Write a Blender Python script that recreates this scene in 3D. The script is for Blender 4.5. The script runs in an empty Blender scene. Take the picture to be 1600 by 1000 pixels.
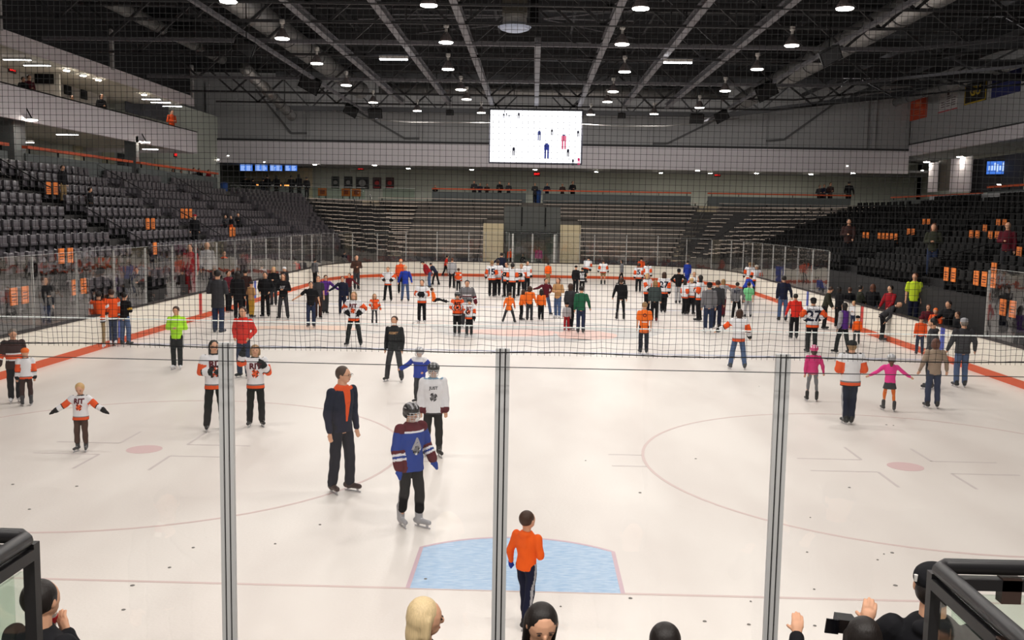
import bpy, bmesh, math, random
import numpy as np
from mathutils import Vector, Matrix, noise
from mathutils.bvhtree import BVHTree
random.seed(7)
PI = math.pi
ORD = 'first second third fourth fifth sixth seventh eighth ninth tenth eleventh twelfth thirteenth fourteenth fifteenth sixteenth'.split()
SC = bpy.context.scene
COL = SC.collection

# ---------------------------------------------------------------- camera
F_PX, CAM = 1509.6, (0.132, -10.559, 4.207)
PITCH, YAW, ROLL = 0.1058, -0.0208, 0.01752
fw = np.array([math.sin(YAW)*math.cos(PITCH), math.cos(YAW)*math.cos(PITCH), -math.sin(PITCH)])
_r = np.array([math.cos(YAW), -math.sin(YAW), 0.0]); _u = np.cross(_r, fw)
RT = math.cos(ROLL)*_r + math.sin(ROLL)*_u
UP = -math.sin(ROLL)*_r + math.cos(ROLL)*_u
cam = bpy.data.cameras.new('camera'); cam.sensor_width = 36; cam.lens = 36*F_PX/1600
cam.clip_start = 0.05; cam.clip_end = 300
camo = bpy.data.objects.new('camera', cam); COL.objects.link(camo)
camo.matrix_world = Matrix(((RT[0], UP[0], -fw[0], CAM[0]), (RT[1], UP[1], -fw[1], CAM[1]), (RT[2], UP[2], -fw[2], CAM[2]), (0, 0, 0, 1)))
SC.camera = camo
def ray(px, py): return RT*(px-800)/F_PX - UP*(py-500)/F_PX + fw
def at_z(px, py, z=0.0):
    d = ray(px, py); t = (z-CAM[2])/d[2]; return np.array(CAM)+d*t
def at_y(px, py, y):
    d = ray(px, py); t = (y-CAM[1])/d[1]; return np.array(CAM)+d*t
def at_x(px, py, x):
    d = ray(px, py); t = (x-CAM[0])/d[0]; return np.array(CAM)+d*t
def dist(x, y): return math.hypot(x-CAM[0], y-CAM[1])

# ---------------------------------------------------------------- world, exposure
w = bpy.data.worlds.new('world'); SC.world = w; w.use_nodes = True
w.node_tree.nodes['Background'].inputs[0].default_value = (0.5, 0.55, 0.65, 1)
w.node_tree.nodes['Background'].inputs[1].default_value = 0.0
vs = SC.view_settings; vs.view_transform = 'Standard'; vs.look = 'None'; vs.gamma = 1; vs.use_curve_mapping = False
vs.exposure = 0.0
SC.cycles.transparent_max_bounces = 24
SC.cycles.max_bounces = 6; SC.cycles.diffuse_bounces = 3; SC.cycles.glossy_bounces = 3
SC.cycles.sample_clamp_indirect = 3.0
SC.cycles.caustics_reflective = False; SC.cycles.caustics_refractive = False

LAMP_Z = 10.55
LAMP_W = 222.0
def area_light(loc, power, size=0.5, spread=3.1, color=(1, .95, .89)):
    l = bpy.data.lights.new('lamp_or_fill_light', 'AREA'); l.shape = 'DISK'; l.size = size; l.energy = power
    l.color = color; l.spread = spread
    o = bpy.data.objects.new('lamp_or_fill_light', l); o.location = loc; COL.objects.link(o); return o

# ---------------------------------------------------------------- materials
MATS = {}
def srgb(c):
    return tuple(((v/255)/12.92 if v/255 <= .04045 else ((v/255+.055)/1.055)**2.4) for v in c)
def added_flood(loc, target, power, size=1.5):
    o = area_light(loc, power, size, 3.0); d = Vector(target)-Vector(loc); o.rotation_euler = d.to_track_quat('-Z', 'Y').to_euler(); return o
def mat(name, rgb, rough=.7, metal=0, spec=.4, var=0.0, scale=6.0, bump=0.0, bscale=30.0, emit=0, coat=0):
    if name in MATS: return MATS[name]
    m = bpy.data.materials.new(name); m.use_nodes = True; nt = m.node_tree; b = nt.nodes['Principled BSDF']
    c = srgb(rgb)+(1,)
    b.inputs['Base Color'].default_value = c
    b.inputs['Roughness'].default_value = rough; b.inputs['Metallic'].default_value = metal
    b.inputs['Specular IOR Level'].default_value = spec
    if coat: b.inputs['Coat Weight'].default_value = coat
    if var > 0 or bump > 0:
        tc = nt.nodes.new('ShaderNodeTexCoord'); n = nt.nodes.new('ShaderNodeTexNoise')
        n.inputs['Scale'].default_value = scale; n.inputs['Detail'].default_value = 4
        nt.links.new(tc.outputs['Object'], n.inputs['Vector'])
        if var > 0:
            mx = nt.nodes.new('ShaderNodeMix'); mx.data_type = 'RGBA'
            mx.inputs[6].default_value = tuple(v*(1-var) for v in c[:3])+(1,)
            mx.inputs[7].default_value = tuple(min(1, v*(1+var)) for v in c[:3])+(1,)
            nt.links.new(n.outputs[0], mx.inputs[0]); nt.links.new(mx.outputs[2], b.inputs['Base Color'])
        if bump > 0:
            n2 = nt.nodes.new('ShaderNodeTexNoise'); n2.inputs['Scale'].default_value = bscale
            nt.links.new(tc.outputs['Object'], n2.inputs['Vector'])
            bp = nt.nodes.new('ShaderNodeBump'); bp.inputs['Strength'].default_value = bump; bp.inputs['Distance'].default_value = .02
            nt.links.new(n2.outputs[0], bp.inputs['Height']); nt.links.new(bp.outputs[0], b.inputs['Normal'])
    if emit:
        b.inputs['Emission Color'].default_value = c; b.inputs['Emission Strength'].default_value = emit
    MATS[name] = m; return m
def glass_mat(name, tint=(1, 1, 1), refl=1.0, ior=1.5):
    if name in MATS: return MATS[name]
    m = bpy.data.materials.new(name); m.use_nodes = True; nt = m.node_tree; nt.nodes.clear()
    o = nt.nodes.new('ShaderNodeOutputMaterial'); t = nt.nodes.new('ShaderNodeBsdfTransparent'); g = nt.nodes.new('ShaderNodeBsdfGlossy')
    t.inputs[0].default_value = tint+(1,); g.inputs['Roughness'].default_value = 0.03; g.inputs[0].default_value = (refl, refl, refl, 1)
    f = nt.nodes.new('ShaderNodeFresnel'); f.inputs[0].default_value = ior
    tc = nt.nodes.new('ShaderNodeTexCoord'); n = nt.nodes.new('ShaderNodeTexNoise'); n.inputs['Scale'].default_value = 1.3
    bp = nt.nodes.new('ShaderNodeBump'); bp.inputs['Strength'].default_value = .25; bp.inputs['Distance'].default_value = .03
    nt.links.new(tc.outputs['Object'], n.inputs['Vector']); nt.links.new(n.outputs[0], bp.inputs['Height']); nt.links.new(bp.outputs[0], g.inputs['Normal'])
    x = nt.nodes.new('ShaderNodeMixShader')
    ge = nt.nodes.new('ShaderNodeNewGeometry'); sb = nt.nodes.new('ShaderNodeMath'); sb.operation = 'SUBTRACT'; sb.inputs[0].default_value = 1; nt.links.new(ge.outputs['Backfacing'], sb.inputs[1])
    ml = nt.nodes.new('ShaderNodeMath'); ml.operation = 'MULTIPLY'; nt.links.new(f.outputs[0], ml.inputs[0]); nt.links.new(sb.outputs[0], ml.inputs[1]); nt.links.new(ml.outputs[0], x.inputs[0]); nt.links.new(t.outputs[0], x.inputs[1]); nt.links.new(g.outputs[0], x.inputs[2]); nt.links.new(x.outputs[0], o.inputs[0])
    MATS[name] = m; return m
def emit_mat(name, rgb, s):
    if name in MATS: return MATS[name]
    m = bpy.data.materials.new(name); m.use_nodes = True; nt = m.node_tree; nt.nodes.clear()
    o = nt.nodes.new('ShaderNodeOutputMaterial'); e = nt.nodes.new('ShaderNodeEmission')
    e.inputs[0].default_value = srgb(rgb)+(1,); e.inputs[1].default_value = s; nt.links.new(e.outputs[0], o.inputs[0])
    MATS[name] = m; return m

# ---------------------------------------------------------------- mesh builder
class MB:
    def __init__(s): s.v = []; s.f = []; s.m = []
    def add(s, vs, fs, mi=0):
        k = len(s.v); s.v += [tuple(map(float, p)) for p in vs]; s.f += [tuple(i+k for i in f) for f in fs]; s.m += [mi]*len(fs); return s
    def box(s, x0, x1, y0, y1, z0, z1, mi=0):
        v = [(x, y, z) for z in (z0, z1) for y in (y0, y1) for x in (x0, x1)]
        return s.add(v, [(0, 2, 3, 1), (4, 5, 7, 6), (0, 1, 5, 4), (2, 6, 7, 3), (0, 4, 6, 2), (1, 3, 7, 5)], mi)
    def beam(s, a, b, w, h=None, mi=0, n=4, up=(0, 0, 1)):
        h = h or w; a = Vector(a); b = Vector(b); d = (b-a).normalized(); u = Vector(up)
        if abs(d.dot(u)) > .95: u = Vector((0, 1, 0))
        r = d.cross(u).normalized(); u = r.cross(d).normalized(); vs = []
        for p in (a, b):
            if n == 4:
                for sx, sz in ((-1, -1), (1, -1), (1, 1), (-1, 1)): vs.append(p+r*sx*w/2+u*sz*h/2)
            else:
                for i in range(n): t = 2*PI*i/n; vs.append(p+r*math.cos(t)*w/2+u*math.sin(t)*h/2)
        fs = [(i, (i+1) % n, n+(i+1) % n, n+i) for i in range(n)]+[tuple(range(n))[::-1], tuple(range(n, 2*n))]
        return s.add(vs, fs, mi)
    def tube(s, pts, r, mi=0, n=6):
        pts = [Vector(p) for p in pts]; vs = []; N = len(pts); pr = None
        for i, p in enumerate(pts):
            d = (pts[min(i+1, N-1)]-pts[max(i-1, 0)]).normalized()
            u = Vector((0, 0, 1)) if abs(d.z) < .9 else Vector((0, 1, 0))
            a = d.cross(u).normalized(); b = a.cross(d)
            rr = r[i] if hasattr(r, '__len__') else r
            for k in range(n): t = 2*PI*k/n; vs.append(p+a*rr*math.cos(t)+b*rr*math.sin(t))
        fs = [(i*n+k, i*n+(k+1) % n, (i+1)*n+(k+1) % n, (i+1)*n+k) for i in range(N-1) for k in range(n)]
        fs += [tuple(range(n))[::-1], tuple(range((N-1)*n, N*n))]
        return s.add(vs, fs, mi)
    def lathe(s, prof, c=(0, 0, 0), n=16, mi=0):
        vs = [(c[0]+r*math.cos(2*PI*k/n), c[1]+r*math.sin(2*PI*k/n), c[2]+z) for r, z in prof for k in range(n)]
        fs = [(i*n+k, i*n+(k+1) % n, (i+1)*n+(k+1) % n, (i+1)*n+k) for i in range(len(prof)-1) for k in range(n)]
        fs += [tuple(range(n))[::-1], tuple(range((len(prof)-1)*n, len(prof)*n))]
        return s.add(vs, fs, mi)
    def strip(s, pts, w, z, h=.002, mi=0, closed=False):
        P = [Vector((p[0], p[1], 0)) for p in pts]; N = len(P); L = []; R = []
        for i, p in enumerate(P):
            a = P[(i-1) % N] if closed or i > 0 else p; b = P[(i+1) % N] if closed or i < N-1 else p
            d = (b-a).normalized(); n = Vector((-d.y, d.x, 0)); L.append(p+n*w/2); R.append(p-n*w/2)
        vs = []
        for i in range(N): vs += [(L[i].x, L[i].y, z), (R[i].x, R[i].y, z), (L[i].x, L[i].y, z+h), (R[i].x, R[i].y, z+h)]
        fs = []
        for i in range(N if closed else N-1):
            a = 4*i; b = 4*((i+1) % N); fs += [(a+2, a+3, b+3, b+2), (a, a+2, b+2, b), (a+1, b+1, b+3, a+3)]
        return s.add(vs, fs, mi)
    def build(s, name, mats, parent=None, smooth=False):
        me = bpy.data.meshes.new(name); me.from_pydata(s.v, [], s.f)
        for m in (mats if isinstance(mats, (list, tuple)) else [mats]): me.materials.append(m)
        me.polygons.foreach_set('material_index', s.m)
        if smooth: me.polygons.foreach_set('use_smooth', [True]*len(s.f))
        me.update(); bm = bmesh.new(); bm.from_mesh(me); bmesh.ops.recalc_face_normals(bm, faces=bm.faces); bm.to_mesh(me); bm.free()
        o = bpy.data.objects.new(name, me); COL.objects.link(o)
        if parent: o.parent = parent
        return o
def tag(o, label, cat, group=None, kind=None):
    o['label'] = label; o['category'] = cat
    if group: o['group'] = group
    if kind: o['kind'] = kind
    return o
def empty(name, loc, label=None, cat=None, group=None, rz=0):
    o = bpy.data.objects.new(name, None); o.location = loc; o.rotation_euler = (0, 0, rz); o.empty_display_size = .1; COL.objects.link(o)
    if label: tag(o, label, cat, group)
    return o
def struct(name, mb, mats, label=None):
    o = mb.build(name, mats); o['kind'] = 'structure'
    if label: o['label'] = label
    return o
def copy_tree(o, parent=None, label=None):
    c = o.copy(); COL.objects.link(c)
    if parent: c.parent = parent
    if label: c['label'] = label
    for ch in list(o.children): copy_tree(ch, c)
    return c
def text_mesh(s, size, bold=.02, font_spacing=1.0, depth=.004, arc=0):
    cu = bpy.data.curves.new('t', 'FONT'); cu.body = s; cu.size = size; cu.align_x = 'CENTER'; cu.align_y = 'CENTER'
    cu.offset = bold*size; cu.extrude = depth/2; cu.space_character = font_spacing; cu.resolution_u = 2
    o = bpy.data.objects.new('t', cu); COL.objects.link(o); dg = bpy.context.evaluated_depsgraph_get()
    me = bpy.data.meshes.new_from_object(o.evaluated_get(dg)); bpy.data.objects.remove(o); bpy.data.curves.remove(cu)
    v = [tuple(x.co) for x in me.vertices]; f = [tuple(p.vertices) for p in me.polygons]; bpy.data.meshes.remove(me)
    if arc: v = [(x, y-arc*x*x, z) for x, y, z in v]
    return v, f
TXT = {}
def text_cached(s, size, bold=.02, arc=0):
    k = (s, round(size, 3), bold, arc)
    if k not in TXT: TXT[k] = text_mesh(s, size, bold, arc=arc)
    return TXT[k]

M_black = mat('black paint', (14, 14, 16), .8, spec=.2)
M_steel = mat('brushed aluminium', (190, 190, 190), .45, .1)
M_white = mat('white powder coat', (205, 203, 200), .5)
M_orange = mat('orange paint', (205, 84, 40), .5)
M_cap = mat('dark board cap', (42, 36, 36), .5)
M_glass = glass_mat('acrylic shielding', (.99, .99, .99), 1.0, 1.75)
M_gglass = glass_mat('greenish glass', (.86, .92, .88), .9, 1.5)
M_rail = mat('dark handrail', (26, 25, 27), .4)
M_lens = emit_mat('lamp lens', (255, 250, 240), 14)
M_small = emit_mat('small lamp lens', (255, 244, 228), 120)
M_tube = emit_mat('fluorescent tube', (250, 250, 255), 30)
M_beam = mat('grey roof beam', (108, 108, 114), .6, .2)
M_dsteel = mat('dark roof steel', (46, 46, 49), .7)
M_deck = mat('dark roof deck', (24, 25, 30), .9, var=.2, scale=2)
M_conc = mat('concrete', (110, 104, 98), .85, var=.12, scale=3)
M_dconc = mat('dark tread', (62, 60, 60), .85, var=.15, scale=2)
M_wallw = mat('white wall panel', (222, 216, 222), .7, var=.03, scale=1)
M_wallg = mat('grey wall panel', (160, 160, 162), .8, var=.04, scale=.8)
M_wallc = mat('concourse wall', (200, 204, 194), .8, var=.04, scale=1)
M_seat = mat('grey seat plastic', (84, 80, 86), .28, spec=.6)
M_ored = emit_mat('red exit letters', (255, 40, 40), 1.6)
# ---------------------------------------------------------------- ice and rink
HW, YN, YF, RC = 12.95, -3.92, 57.6, 8.53
def outline(off=0.0, step=6):
    pts = []
    for cx, cy, a0 in ((HW-RC, YN+RC, -90), (HW-RC, YF-RC, 0), (-HW+RC, YF-RC, 90), (-HW+RC, YN+RC, 180)):
        for a in range(0, 91, step):
            t = math.radians(a0+a); pts.append((cx+(RC+off)*math.cos(t), cy+(RC+off)*math.sin(t)))
    return pts
m = bpy.data.materials.new('ice'); m.use_nodes = True; nt = m.node_tree; b = nt.nodes['Principled BSDF']
b.inputs['Roughness'].default_value = .38; b.inputs['Specular IOR Level'].default_value = .35
tc = nt.nodes.new('ShaderNodeTexCoord'); mp = nt.nodes.new('ShaderNodeMapping'); mp.inputs['Scale'].default_value = (.35, .12, 1)
n1 = nt.nodes.new('ShaderNodeTexNoise'); n1.inputs['Scale'].default_value = 1.6; n1.inputs['Detail'].default_value = 6
rp = nt.nodes.new('ShaderNodeValToRGB'); rp.color_ramp.elements[0].position = .32; rp.color_ramp.elements[1].position = .6
rp.color_ramp.elements[0].color = srgb((218, 209, 203))+(1,); rp.color_ramp.elements[1].color = srgb((234, 227, 221))+(1,)
n2 = nt.nodes.new('ShaderNodeTexNoise'); n2.inputs['Scale'].default_value = 22; n2.inputs['Detail'].default_value = 6
bp = nt.nodes.new('ShaderNodeBump'); bp.inputs['Strength'].default_value = .25; bp.inputs['Distance'].default_value = .01
nt.links.new(tc.outputs['Object'], mp.inputs[0]); nt.links.new(mp.outputs[0], n1.inputs['Vector']); nt.links.new(n1.outputs[0], rp.inputs[0])
nt.links.new(rp.outputs[0], b.inputs['Base Color']); nt.links.new(tc.outputs['Object'], n2.inputs['Vector']); nt.links.new(n2.outputs[0], bp.inputs['Height']); nt.links.new(bp.outputs[0], b.inputs['Normal'])
M_ice = m
o = outline(.02, 5); mb = MB(); n = len(o)
mb.add([(x, y, 0) for x, y in o]+[(x, y, -.06) for x, y in o], [tuple(range(n))]+[(i, n+i, n+(i+1) % n, (i+1) % n) for i in range(n)])
struct('floor_ice', mb, M_ice)
mb = MB(); mb.box(-40, 45, -16, 92, -.2, -.07); struct('floor', mb, M_dconc)

def ringseg(mb, pts, off0, off1, z0, z1, mi=0):
    a = outline(off0, 5); c = outline(off1, 5); N = len(a); k = len(mb.v)
    vs = []
    for i in range(N): vs += [(a[i][0], a[i][1], z0), (a[i][0], a[i][1], z1), (c[i][0], c[i][1], z1), (c[i][0], c[i][1], z0)]
    fs = []
    for i in range(N):
        p, q = 4*i, 4*((i+1) % N); fs += [(p, p+1, q+1, q), (p+1, p+2, q+2, q+1), (p+2, p+3, q+3, q+2), (p+3, p, q, q+3)]
    mb.add(vs, fs, mi)
boards = empty('dasher_boards', (0, YF, 0), 'white hockey rink boards with orange kick plate running round the ice', 'rink boards')
def bchild(name, mb, m):
    o = mb.build(name, m, boards); o.location = (0, -YF, 0); return o
mb = MB(); ringseg(mb, None, 0, .1, 0, 1.02); bchild('board_panel', mb, mat('white board plastic', (232, 226, 214), .4))
mb = MB(); ringseg(mb, None, -.012, .0, 0, .2); bchild('kick_plate', mb, M_orange)
mb = MB(); ringseg(mb, None, -.02, .16, 1.02, 1.08); bchild('cap_rail', mb, M_cap)
for Y, mi in ((27.1, 0), (19.66, 1), (34.6, 1)):
    for s in (-1, 1): mb = MB(); mb.box(s*12.94-.006, s*12.94+.006, Y-.15, Y+.15, .2, 1.02); bchild('line_marking', mb, [mat('red board line', (196, 60, 56), .5), mat('blue board line', (66, 84, 170), .5)][mi])

# ice markings
def arc(cx, cy, r, a0=0, a1=360, n=72): return [(cx+r*math.cos(math.radians(a0+(a1-a0)*i/n)), cy+r*math.sin(math.radians(a0+(a1-a0)*i/n))) for i in range(n+1)]
def icepaint(name, rgb, var=.04): return mat(name, rgb, .42, spec=.3, var=var, scale=14)
Mfaint = icepaint('faded red ice line', (214, 192, 188)); Mfaint2 = icepaint('faded grey ice line', (208, 198, 196))
def mark(name, mb, m): return struct(name, mb, m)
for cx in (-6.7, 6.7):
    mb = MB(); mb.strip(arc(cx, 6.1, 4.55)[:-1], .055, .001, closed=True); mark('trim_face_off_circle', mb, Mfaint)
    mb = MB(); mb.lathe([(.305, .001), (.305, .003)], (cx, 6.1, 0), 32); mark('trim_face_off_spot', mb, icepaint('faded red spot', (216, 186, 186)))
    mb = MB()
    for sx in (-1, 1):
        for sy in (-1, 1):
            x0, y0 = cx+sx*.62, 6.1+sy*.42
            mb.strip([(x0, y0), (x0+sx*1.15, y0)], .05, .001); mb.strip([(x0, y0), (x0, y0+sy*.95)], .05, .001)
        mb.strip([(cx+sx*4.55, 6.1-.9+0.5), (cx+sx*5.15, 6.1-.9+0.5)], .05, .001); mb.strip([(cx+sx*4.55, 6.1+.4), (cx+sx*5.15, 6.1+.4)], .05, .001)
    mark('trim_restraining_lines', mb, Mfaint2)
mb = MB(); mb.strip([(-12.2, 0), (12.2, 0)], .05, .001); mark('trim_goal_line', mb, Mfaint)
mb = MB(); mb.strip([(-12.9, 19.66), (12.9, 19.66)], .3, .001); mb.strip([(-12.9, 34.6), (12.9, 34.6)], .3, .001); mark('trim_blue_line', mb, icepaint('faded blue line', (190, 192, 208)))
mb = MB(); mb.strip([(-12.9, 27.1), (12.9, 27.1)], .3, .001); mb.strip([(-12.2, 54.25), (12.2, 54.25)], .05, .001); mark('trim_centre_line', mb, icepaint('faded centre line', (226, 208, 200)))
mb = MB(); mb.strip(arc(0, 27.1, 4.55)[:-1], .06, .001, closed=True); mark('trim_centre_circle', mb, icepaint('grey centre circle', (200, 198, 200)))
# centre emblem: plain faded patches of orange and grey
mb = MB()
def blob(mb, cx, cy, rx, ry, z, mi, rot=0, n=28, jag=.12, h=.0015):
    pts = []
    for i in range(n):
        t = 2*PI*i/n; k = 1+jag*math.sin(3*t+cx)+jag*.6*math.sin(7*t)
        x, y = rx*k*math.cos(t), ry*k*math.sin(t); pts.append((cx+x*math.cos(rot)-y*math.sin(rot), cy+x*math.sin(rot)+y*math.cos(rot), z))
    mb.add([(p[0], p[1], z) for p in pts]+[(p[0], p[1], z+h) for p in pts], [tuple(range(n, 2*n))]+[(i, (i+1) % n, n+(i+1) % n, n+i) for i in range(n)], mi)
blob(mb, .6, 25.6, 4.4, 3.2, .0012, 0, jag=.04); blob(mb, -.6, 24.7, 1.9, 1.0, .003, 1); blob(mb, 2.1, 24.4, 1.1, 1.5, .0052, 1, jag=.05); blob(mb, 0.2, 22.9, 2.0, .4, .0052, 2, jag=.05)
mark('trim_centre_emblem', mb, [icepaint('pale grey emblem', (205, 202, 200), .1), icepaint('pale orange emblem', (232, 196, 186), .1), icepaint('mid grey emblem', (188, 186, 186), .1)])
mb = MB(); blob(mb, -8.2, 24.7, 2.2, 1.0, .0015, 0); blob(mb, -7.0, 23.9, 2.6, .45, .003, 1)
mark('trim_ice_advert', mb, [icepaint('pale orange advert', (238, 208, 190), .12), icepaint('pale grey advert', (206, 204, 202), .1)])
# crease
pts = [(-1.22, 0), (1.22, 0), (1.22, 1.37)]+[(1.83*math.sin(math.radians(a)), 1.83*math.cos(math.radians(a))+0) for a in range(40, -41, -5)]+[(-1.22, 1.37)]
m = mat('blue crease paint', (166, 196, 226), .42, spec=.3, var=.0); nt = m.node_tree; b = nt.nodes['Principled BSDF']
tc = nt.nodes.new('ShaderNodeTexCoord'); mp = nt.nodes.new('ShaderNodeMapping'); mp.inputs['Scale'].default_value = (4, 22, 1); mp.inputs['Rotation'].default_value = (0, 0, .25)
n1 = nt.nodes.new('ShaderNodeTexNoise'); n1.inputs['Scale'].default_value = 1.5; n1.inputs['Detail'].default_value = 8; n1.inputs['Roughness'].default_value = .7
rp = nt.nodes.new('ShaderNodeValToRGB'); rp.color_ramp.elements[0].position = .4; rp.color_ramp.elements[1].position = .72
rp.color_ramp.elements[0].color = srgb((150, 184, 220))+(1,); rp.color_ramp.elements[1].color = srgb((205, 222, 238))+(1,)
nt.links.new(tc.outputs['Object'], mp.inputs[0]); nt.links.new(mp.outputs[0], n1.inputs['Vector']); nt.links.new(n1.outputs[0], rp.inputs[0]); nt.links.new(rp.outputs[0], b.inputs['Base Color'])
mb = MB(); N = len(pts); mb.add([(x, y, .001) for x, y in pts]+[(x, y, .0035) for x, y in pts], [tuple(range(N, 2*N))]+[(i, (i+1) % N, N+(i+1) % N, N+i) for i in range(N)])
mark('trim_goal_crease', mb, m)
mb = MB(); mb.strip(pts[1:]+[pts[0]], .05, .002, .003); mark('trim_crease_edge', mb, icepaint('pale red crease edge', (206, 178, 188)))
# little scraps of snow dirt on the ice
mb = MB(); rr = random.Random(3)
for px, py in [(915, 720), (1087, 717), (430, 850), (302, 856), (265, 887), (1266, 809), (1381, 866), (1394, 864), (1371, 875), (1272, 921), (1399, 915), (1273, 978), (1200, 921), (1242, 985), (1101, 971), (1173, 940), (665, 905), (1000, 770), (500, 820), (20, 757), (46, 796), (876, 948), (985, 935), (1170, 976), (1261, 863), (1186, 604), (1385, 664), (1396, 665), (1327, 762), (120, 760), (193, 953), (207, 915)]:
    p = at_z(px, py); r = rr.uniform(.012, .03)
    mb.lathe([(r, .002), (r*.7, .008), (r*.1, .012)], (p[0], p[1], 0), 6)
o = mb.build('ice_scraps', mat('grey scrap', (120, 116, 112), .8)); tag(o, 'small dark scraps and snow crumbs scattered over the near ice', 'ice crumbs', kind='stuff')

# ---------------------------------------------------------------- glass above the boards
PW = at_y(1221, 600, YN-.05)[0]-at_y(785, 600, YN-.05)[0]
xs0 = at_y(785, 600, YN-.05)[0]
path = []
xs = [xs0+PW*i for i in range(-2, 3)]; xs = [x for x in xs if abs(x) < HW-RC+.3]
near_pts = [(x, YN+(-.05)) for x in xs]
def corner(cx, cy, a0, n=6): return [(cx+(RC+.05)*math.cos(math.radians(a0+90*i/n)), cy+(RC+.05)*math.sin(math.radians(a0+90*i/n))) for i in range(n+1)]
right_c = corner(HW-RC, YN+RC, -90); far_rc = corner(HW-RC, YF-RC, 0); far_lc = corner(-HW+RC, YF-RC, 90); left_c = corner(-HW+RC, YN+RC, 180)
def lin(a, b, n): return [(a[0]+(b[0]-a[0])*i/n, a[1]+(b[1]-a[1])*i/n) for i in range(1, n)]
xf0 = at_y(832, 400, YF)[0]
farx = [xf0-1.65*i for i in range(-2, 3)]
allpts = near_pts+right_c+lin(right_c[-1], far_rc[0], 18)+far_rc+[(x, YF+.05) for x in farx]+far_lc+lin(far_lc[-1], left_c[0], 18)+left_c
N = len(allpts)
def gtop(x, y): return 3.46 if y < YN+2.2 else (3.15 if y > YF-2 else 3.0)
def where(x, y):
    s = 'near end' if y < YN+6 else ('far end' if y > YF-6 else ('left side' if x < 0 else 'right side'))
    return s
pane_me = {}
pane_objs = []
cnt = {}
for i in range(N):
    a = Vector(allpts[i]); b_ = Vector(allpts[(i+1) % N]); mid = (a+b_)/2; d = b_-a; L = d.length
    if L < .3: continue
    if mid.x > 12.9 and 17.5 < mid.y < 31: continue           # open players' benches
    h = min(gtop(*a), gtop(*b_)) if L < 3 else 3.0
    if mid.y < YN+.5: h = 3.46
    if mid.y > YF-1: h = 3.15
    key = (round(L, 2), h)
    if key not in pane_me:
        mb = MB(); mb.box(-L/2+.012, L/2-.012, -.006, .006, 1.082, h); e = MB(); e.box(-L/2+.012, L/2-.012, -.008, .008, h, h+.006)
        pane_me[key] = (mb, e)
    mb, e = pane_me[key]
    wr = where(mid.x, mid.y); cnt[wr] = cnt.get(wr, 0)+1
    lab = 'clear shielding glass pane above the boards at the %s of the rink' % wr
    ob = mb.build('glass_shield', M_glass) if not isinstance(mb, bpy.types.Object) else None
    ed = e.build('top_edge', mat('glass edge highlight', (225, 230, 228), .2), ob)  # pale strip puts the highlight along the pane's top into its colour
    ob.location = (mid.x, mid.y, 0); ob.rotation_euler = (0, 0, math.atan2(d.y, d.x))
    tag(ob, lab, 'glass pane', 'shielding glass panes at the %s' % wr)
def post_mb(h, wd):
    mb = MB(); mb.box(-wd/2, wd/2, -.018, .012, 1.08, h, 0)
    for c in (-.38, 0, .38): mb.box(c*wd-.13*wd, c*wd+.13*wd, -.03, -.018, 1.08, h, 0)
    mb.box(-wd*.2, wd*.2, .012, .03, 1.08, h, 0); mb.box(-wd*.235, -wd*.145, -.0185, -.0175, 1.08, h, 1); mb.box(wd*.145, wd*.235, -.0185, -.0175, 1.08, h, 1)
    return mb
for i in range(N):
    x, y = allpts[i]; a = Vector(allpts[(i-1) % N]); c = Vector(allpts[(i+1) % N]); d = c-a
    if x > 12.9 and 18.5 < y < 30: continue
    near = y < YN+.5
    if (Vector(allpts[i])-a).length < .3: continue
    h = 3.31 if near else gtop(x, y)-.04
    wr = where(x, y)
    o = post_mb(h, .096 if near else .05).build('glass_post', [M_steel if near else mat('pale aluminium', (190, 190, 188), .5, .3), M_black])
    o.location = (x, y, 0); o.rotation_euler = (0, 0, math.atan2(d.y, d.x)+(0 if y < 20 or True else PI))
    if near:
        k = int(round((x-xs0)/PW)); lab = {-1: 'tall aluminium glass post left of the blue crease', 0: 'tall aluminium glass post in front of the blue crease', 1: 'tall aluminium glass post right of the blue crease'}.get(k, 'tall aluminium glass post at the near end out beyond the face-off circles')
        tag(o, lab, 'glass post', 'aluminium posts of the near end glass')
    else: tag(o, 'slim aluminium post between glass panes at the %s of the rink' % wr, 'glass post', 'slim glass posts at the %s' % wr)

# ---------------------------------------------------------------- safety net behind the near glass
NY = YN-.28; sp = .0386; zb = at_y(800, 550, NY)[2]; zt = 6.5
mb = MB(); rr = random.Random(5)
def thread(pts, r):
    vs = []
    for p in pts:
        for k in range(3):
            t = 2*PI*k/3; vs.append((p[0]+(r*math.cos(t) if pts[0][2] != pts[-1][2] else 0), p[1]+r*math.sin(t), p[2]+(0 if pts[0][2] != pts[-1][2] else r*math.cos(t))))
    mb.add(vs, [(3*i+k, 3*i+(k+1) % 3, 3*i+3+(k+1) % 3, 3*i+3+k) for i in range(len(pts)-1) for k in range(3)])
def wob(x, z): 
    k = max(0, 1-(z-zb)/.35)
    return .006*math.sin(x*3.1+z*2)+k*.012*math.sin(x*19+z*5), .01*math.sin(x*2+z), k*.006*math.sin(x*23)
def sagz(x): return -.004*math.sin(x*1.3)
nx = int(13/sp); nz = int((zt-zb)/sp)
for i in range(nx+1):
    x = -6.4+i*sp; zs = [zb-.02+.0, zb+.04, zb+.09, zb+.15, zb+.22, zb+.3, zb+.45, zb+.7, zb+1.1, zb+1.6, zb+2.2, zb+2.8, zt]
    thread([(x+wob(x, z)[0], NY+wob(x, z)[1], z) for z in zs], .0015)
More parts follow.
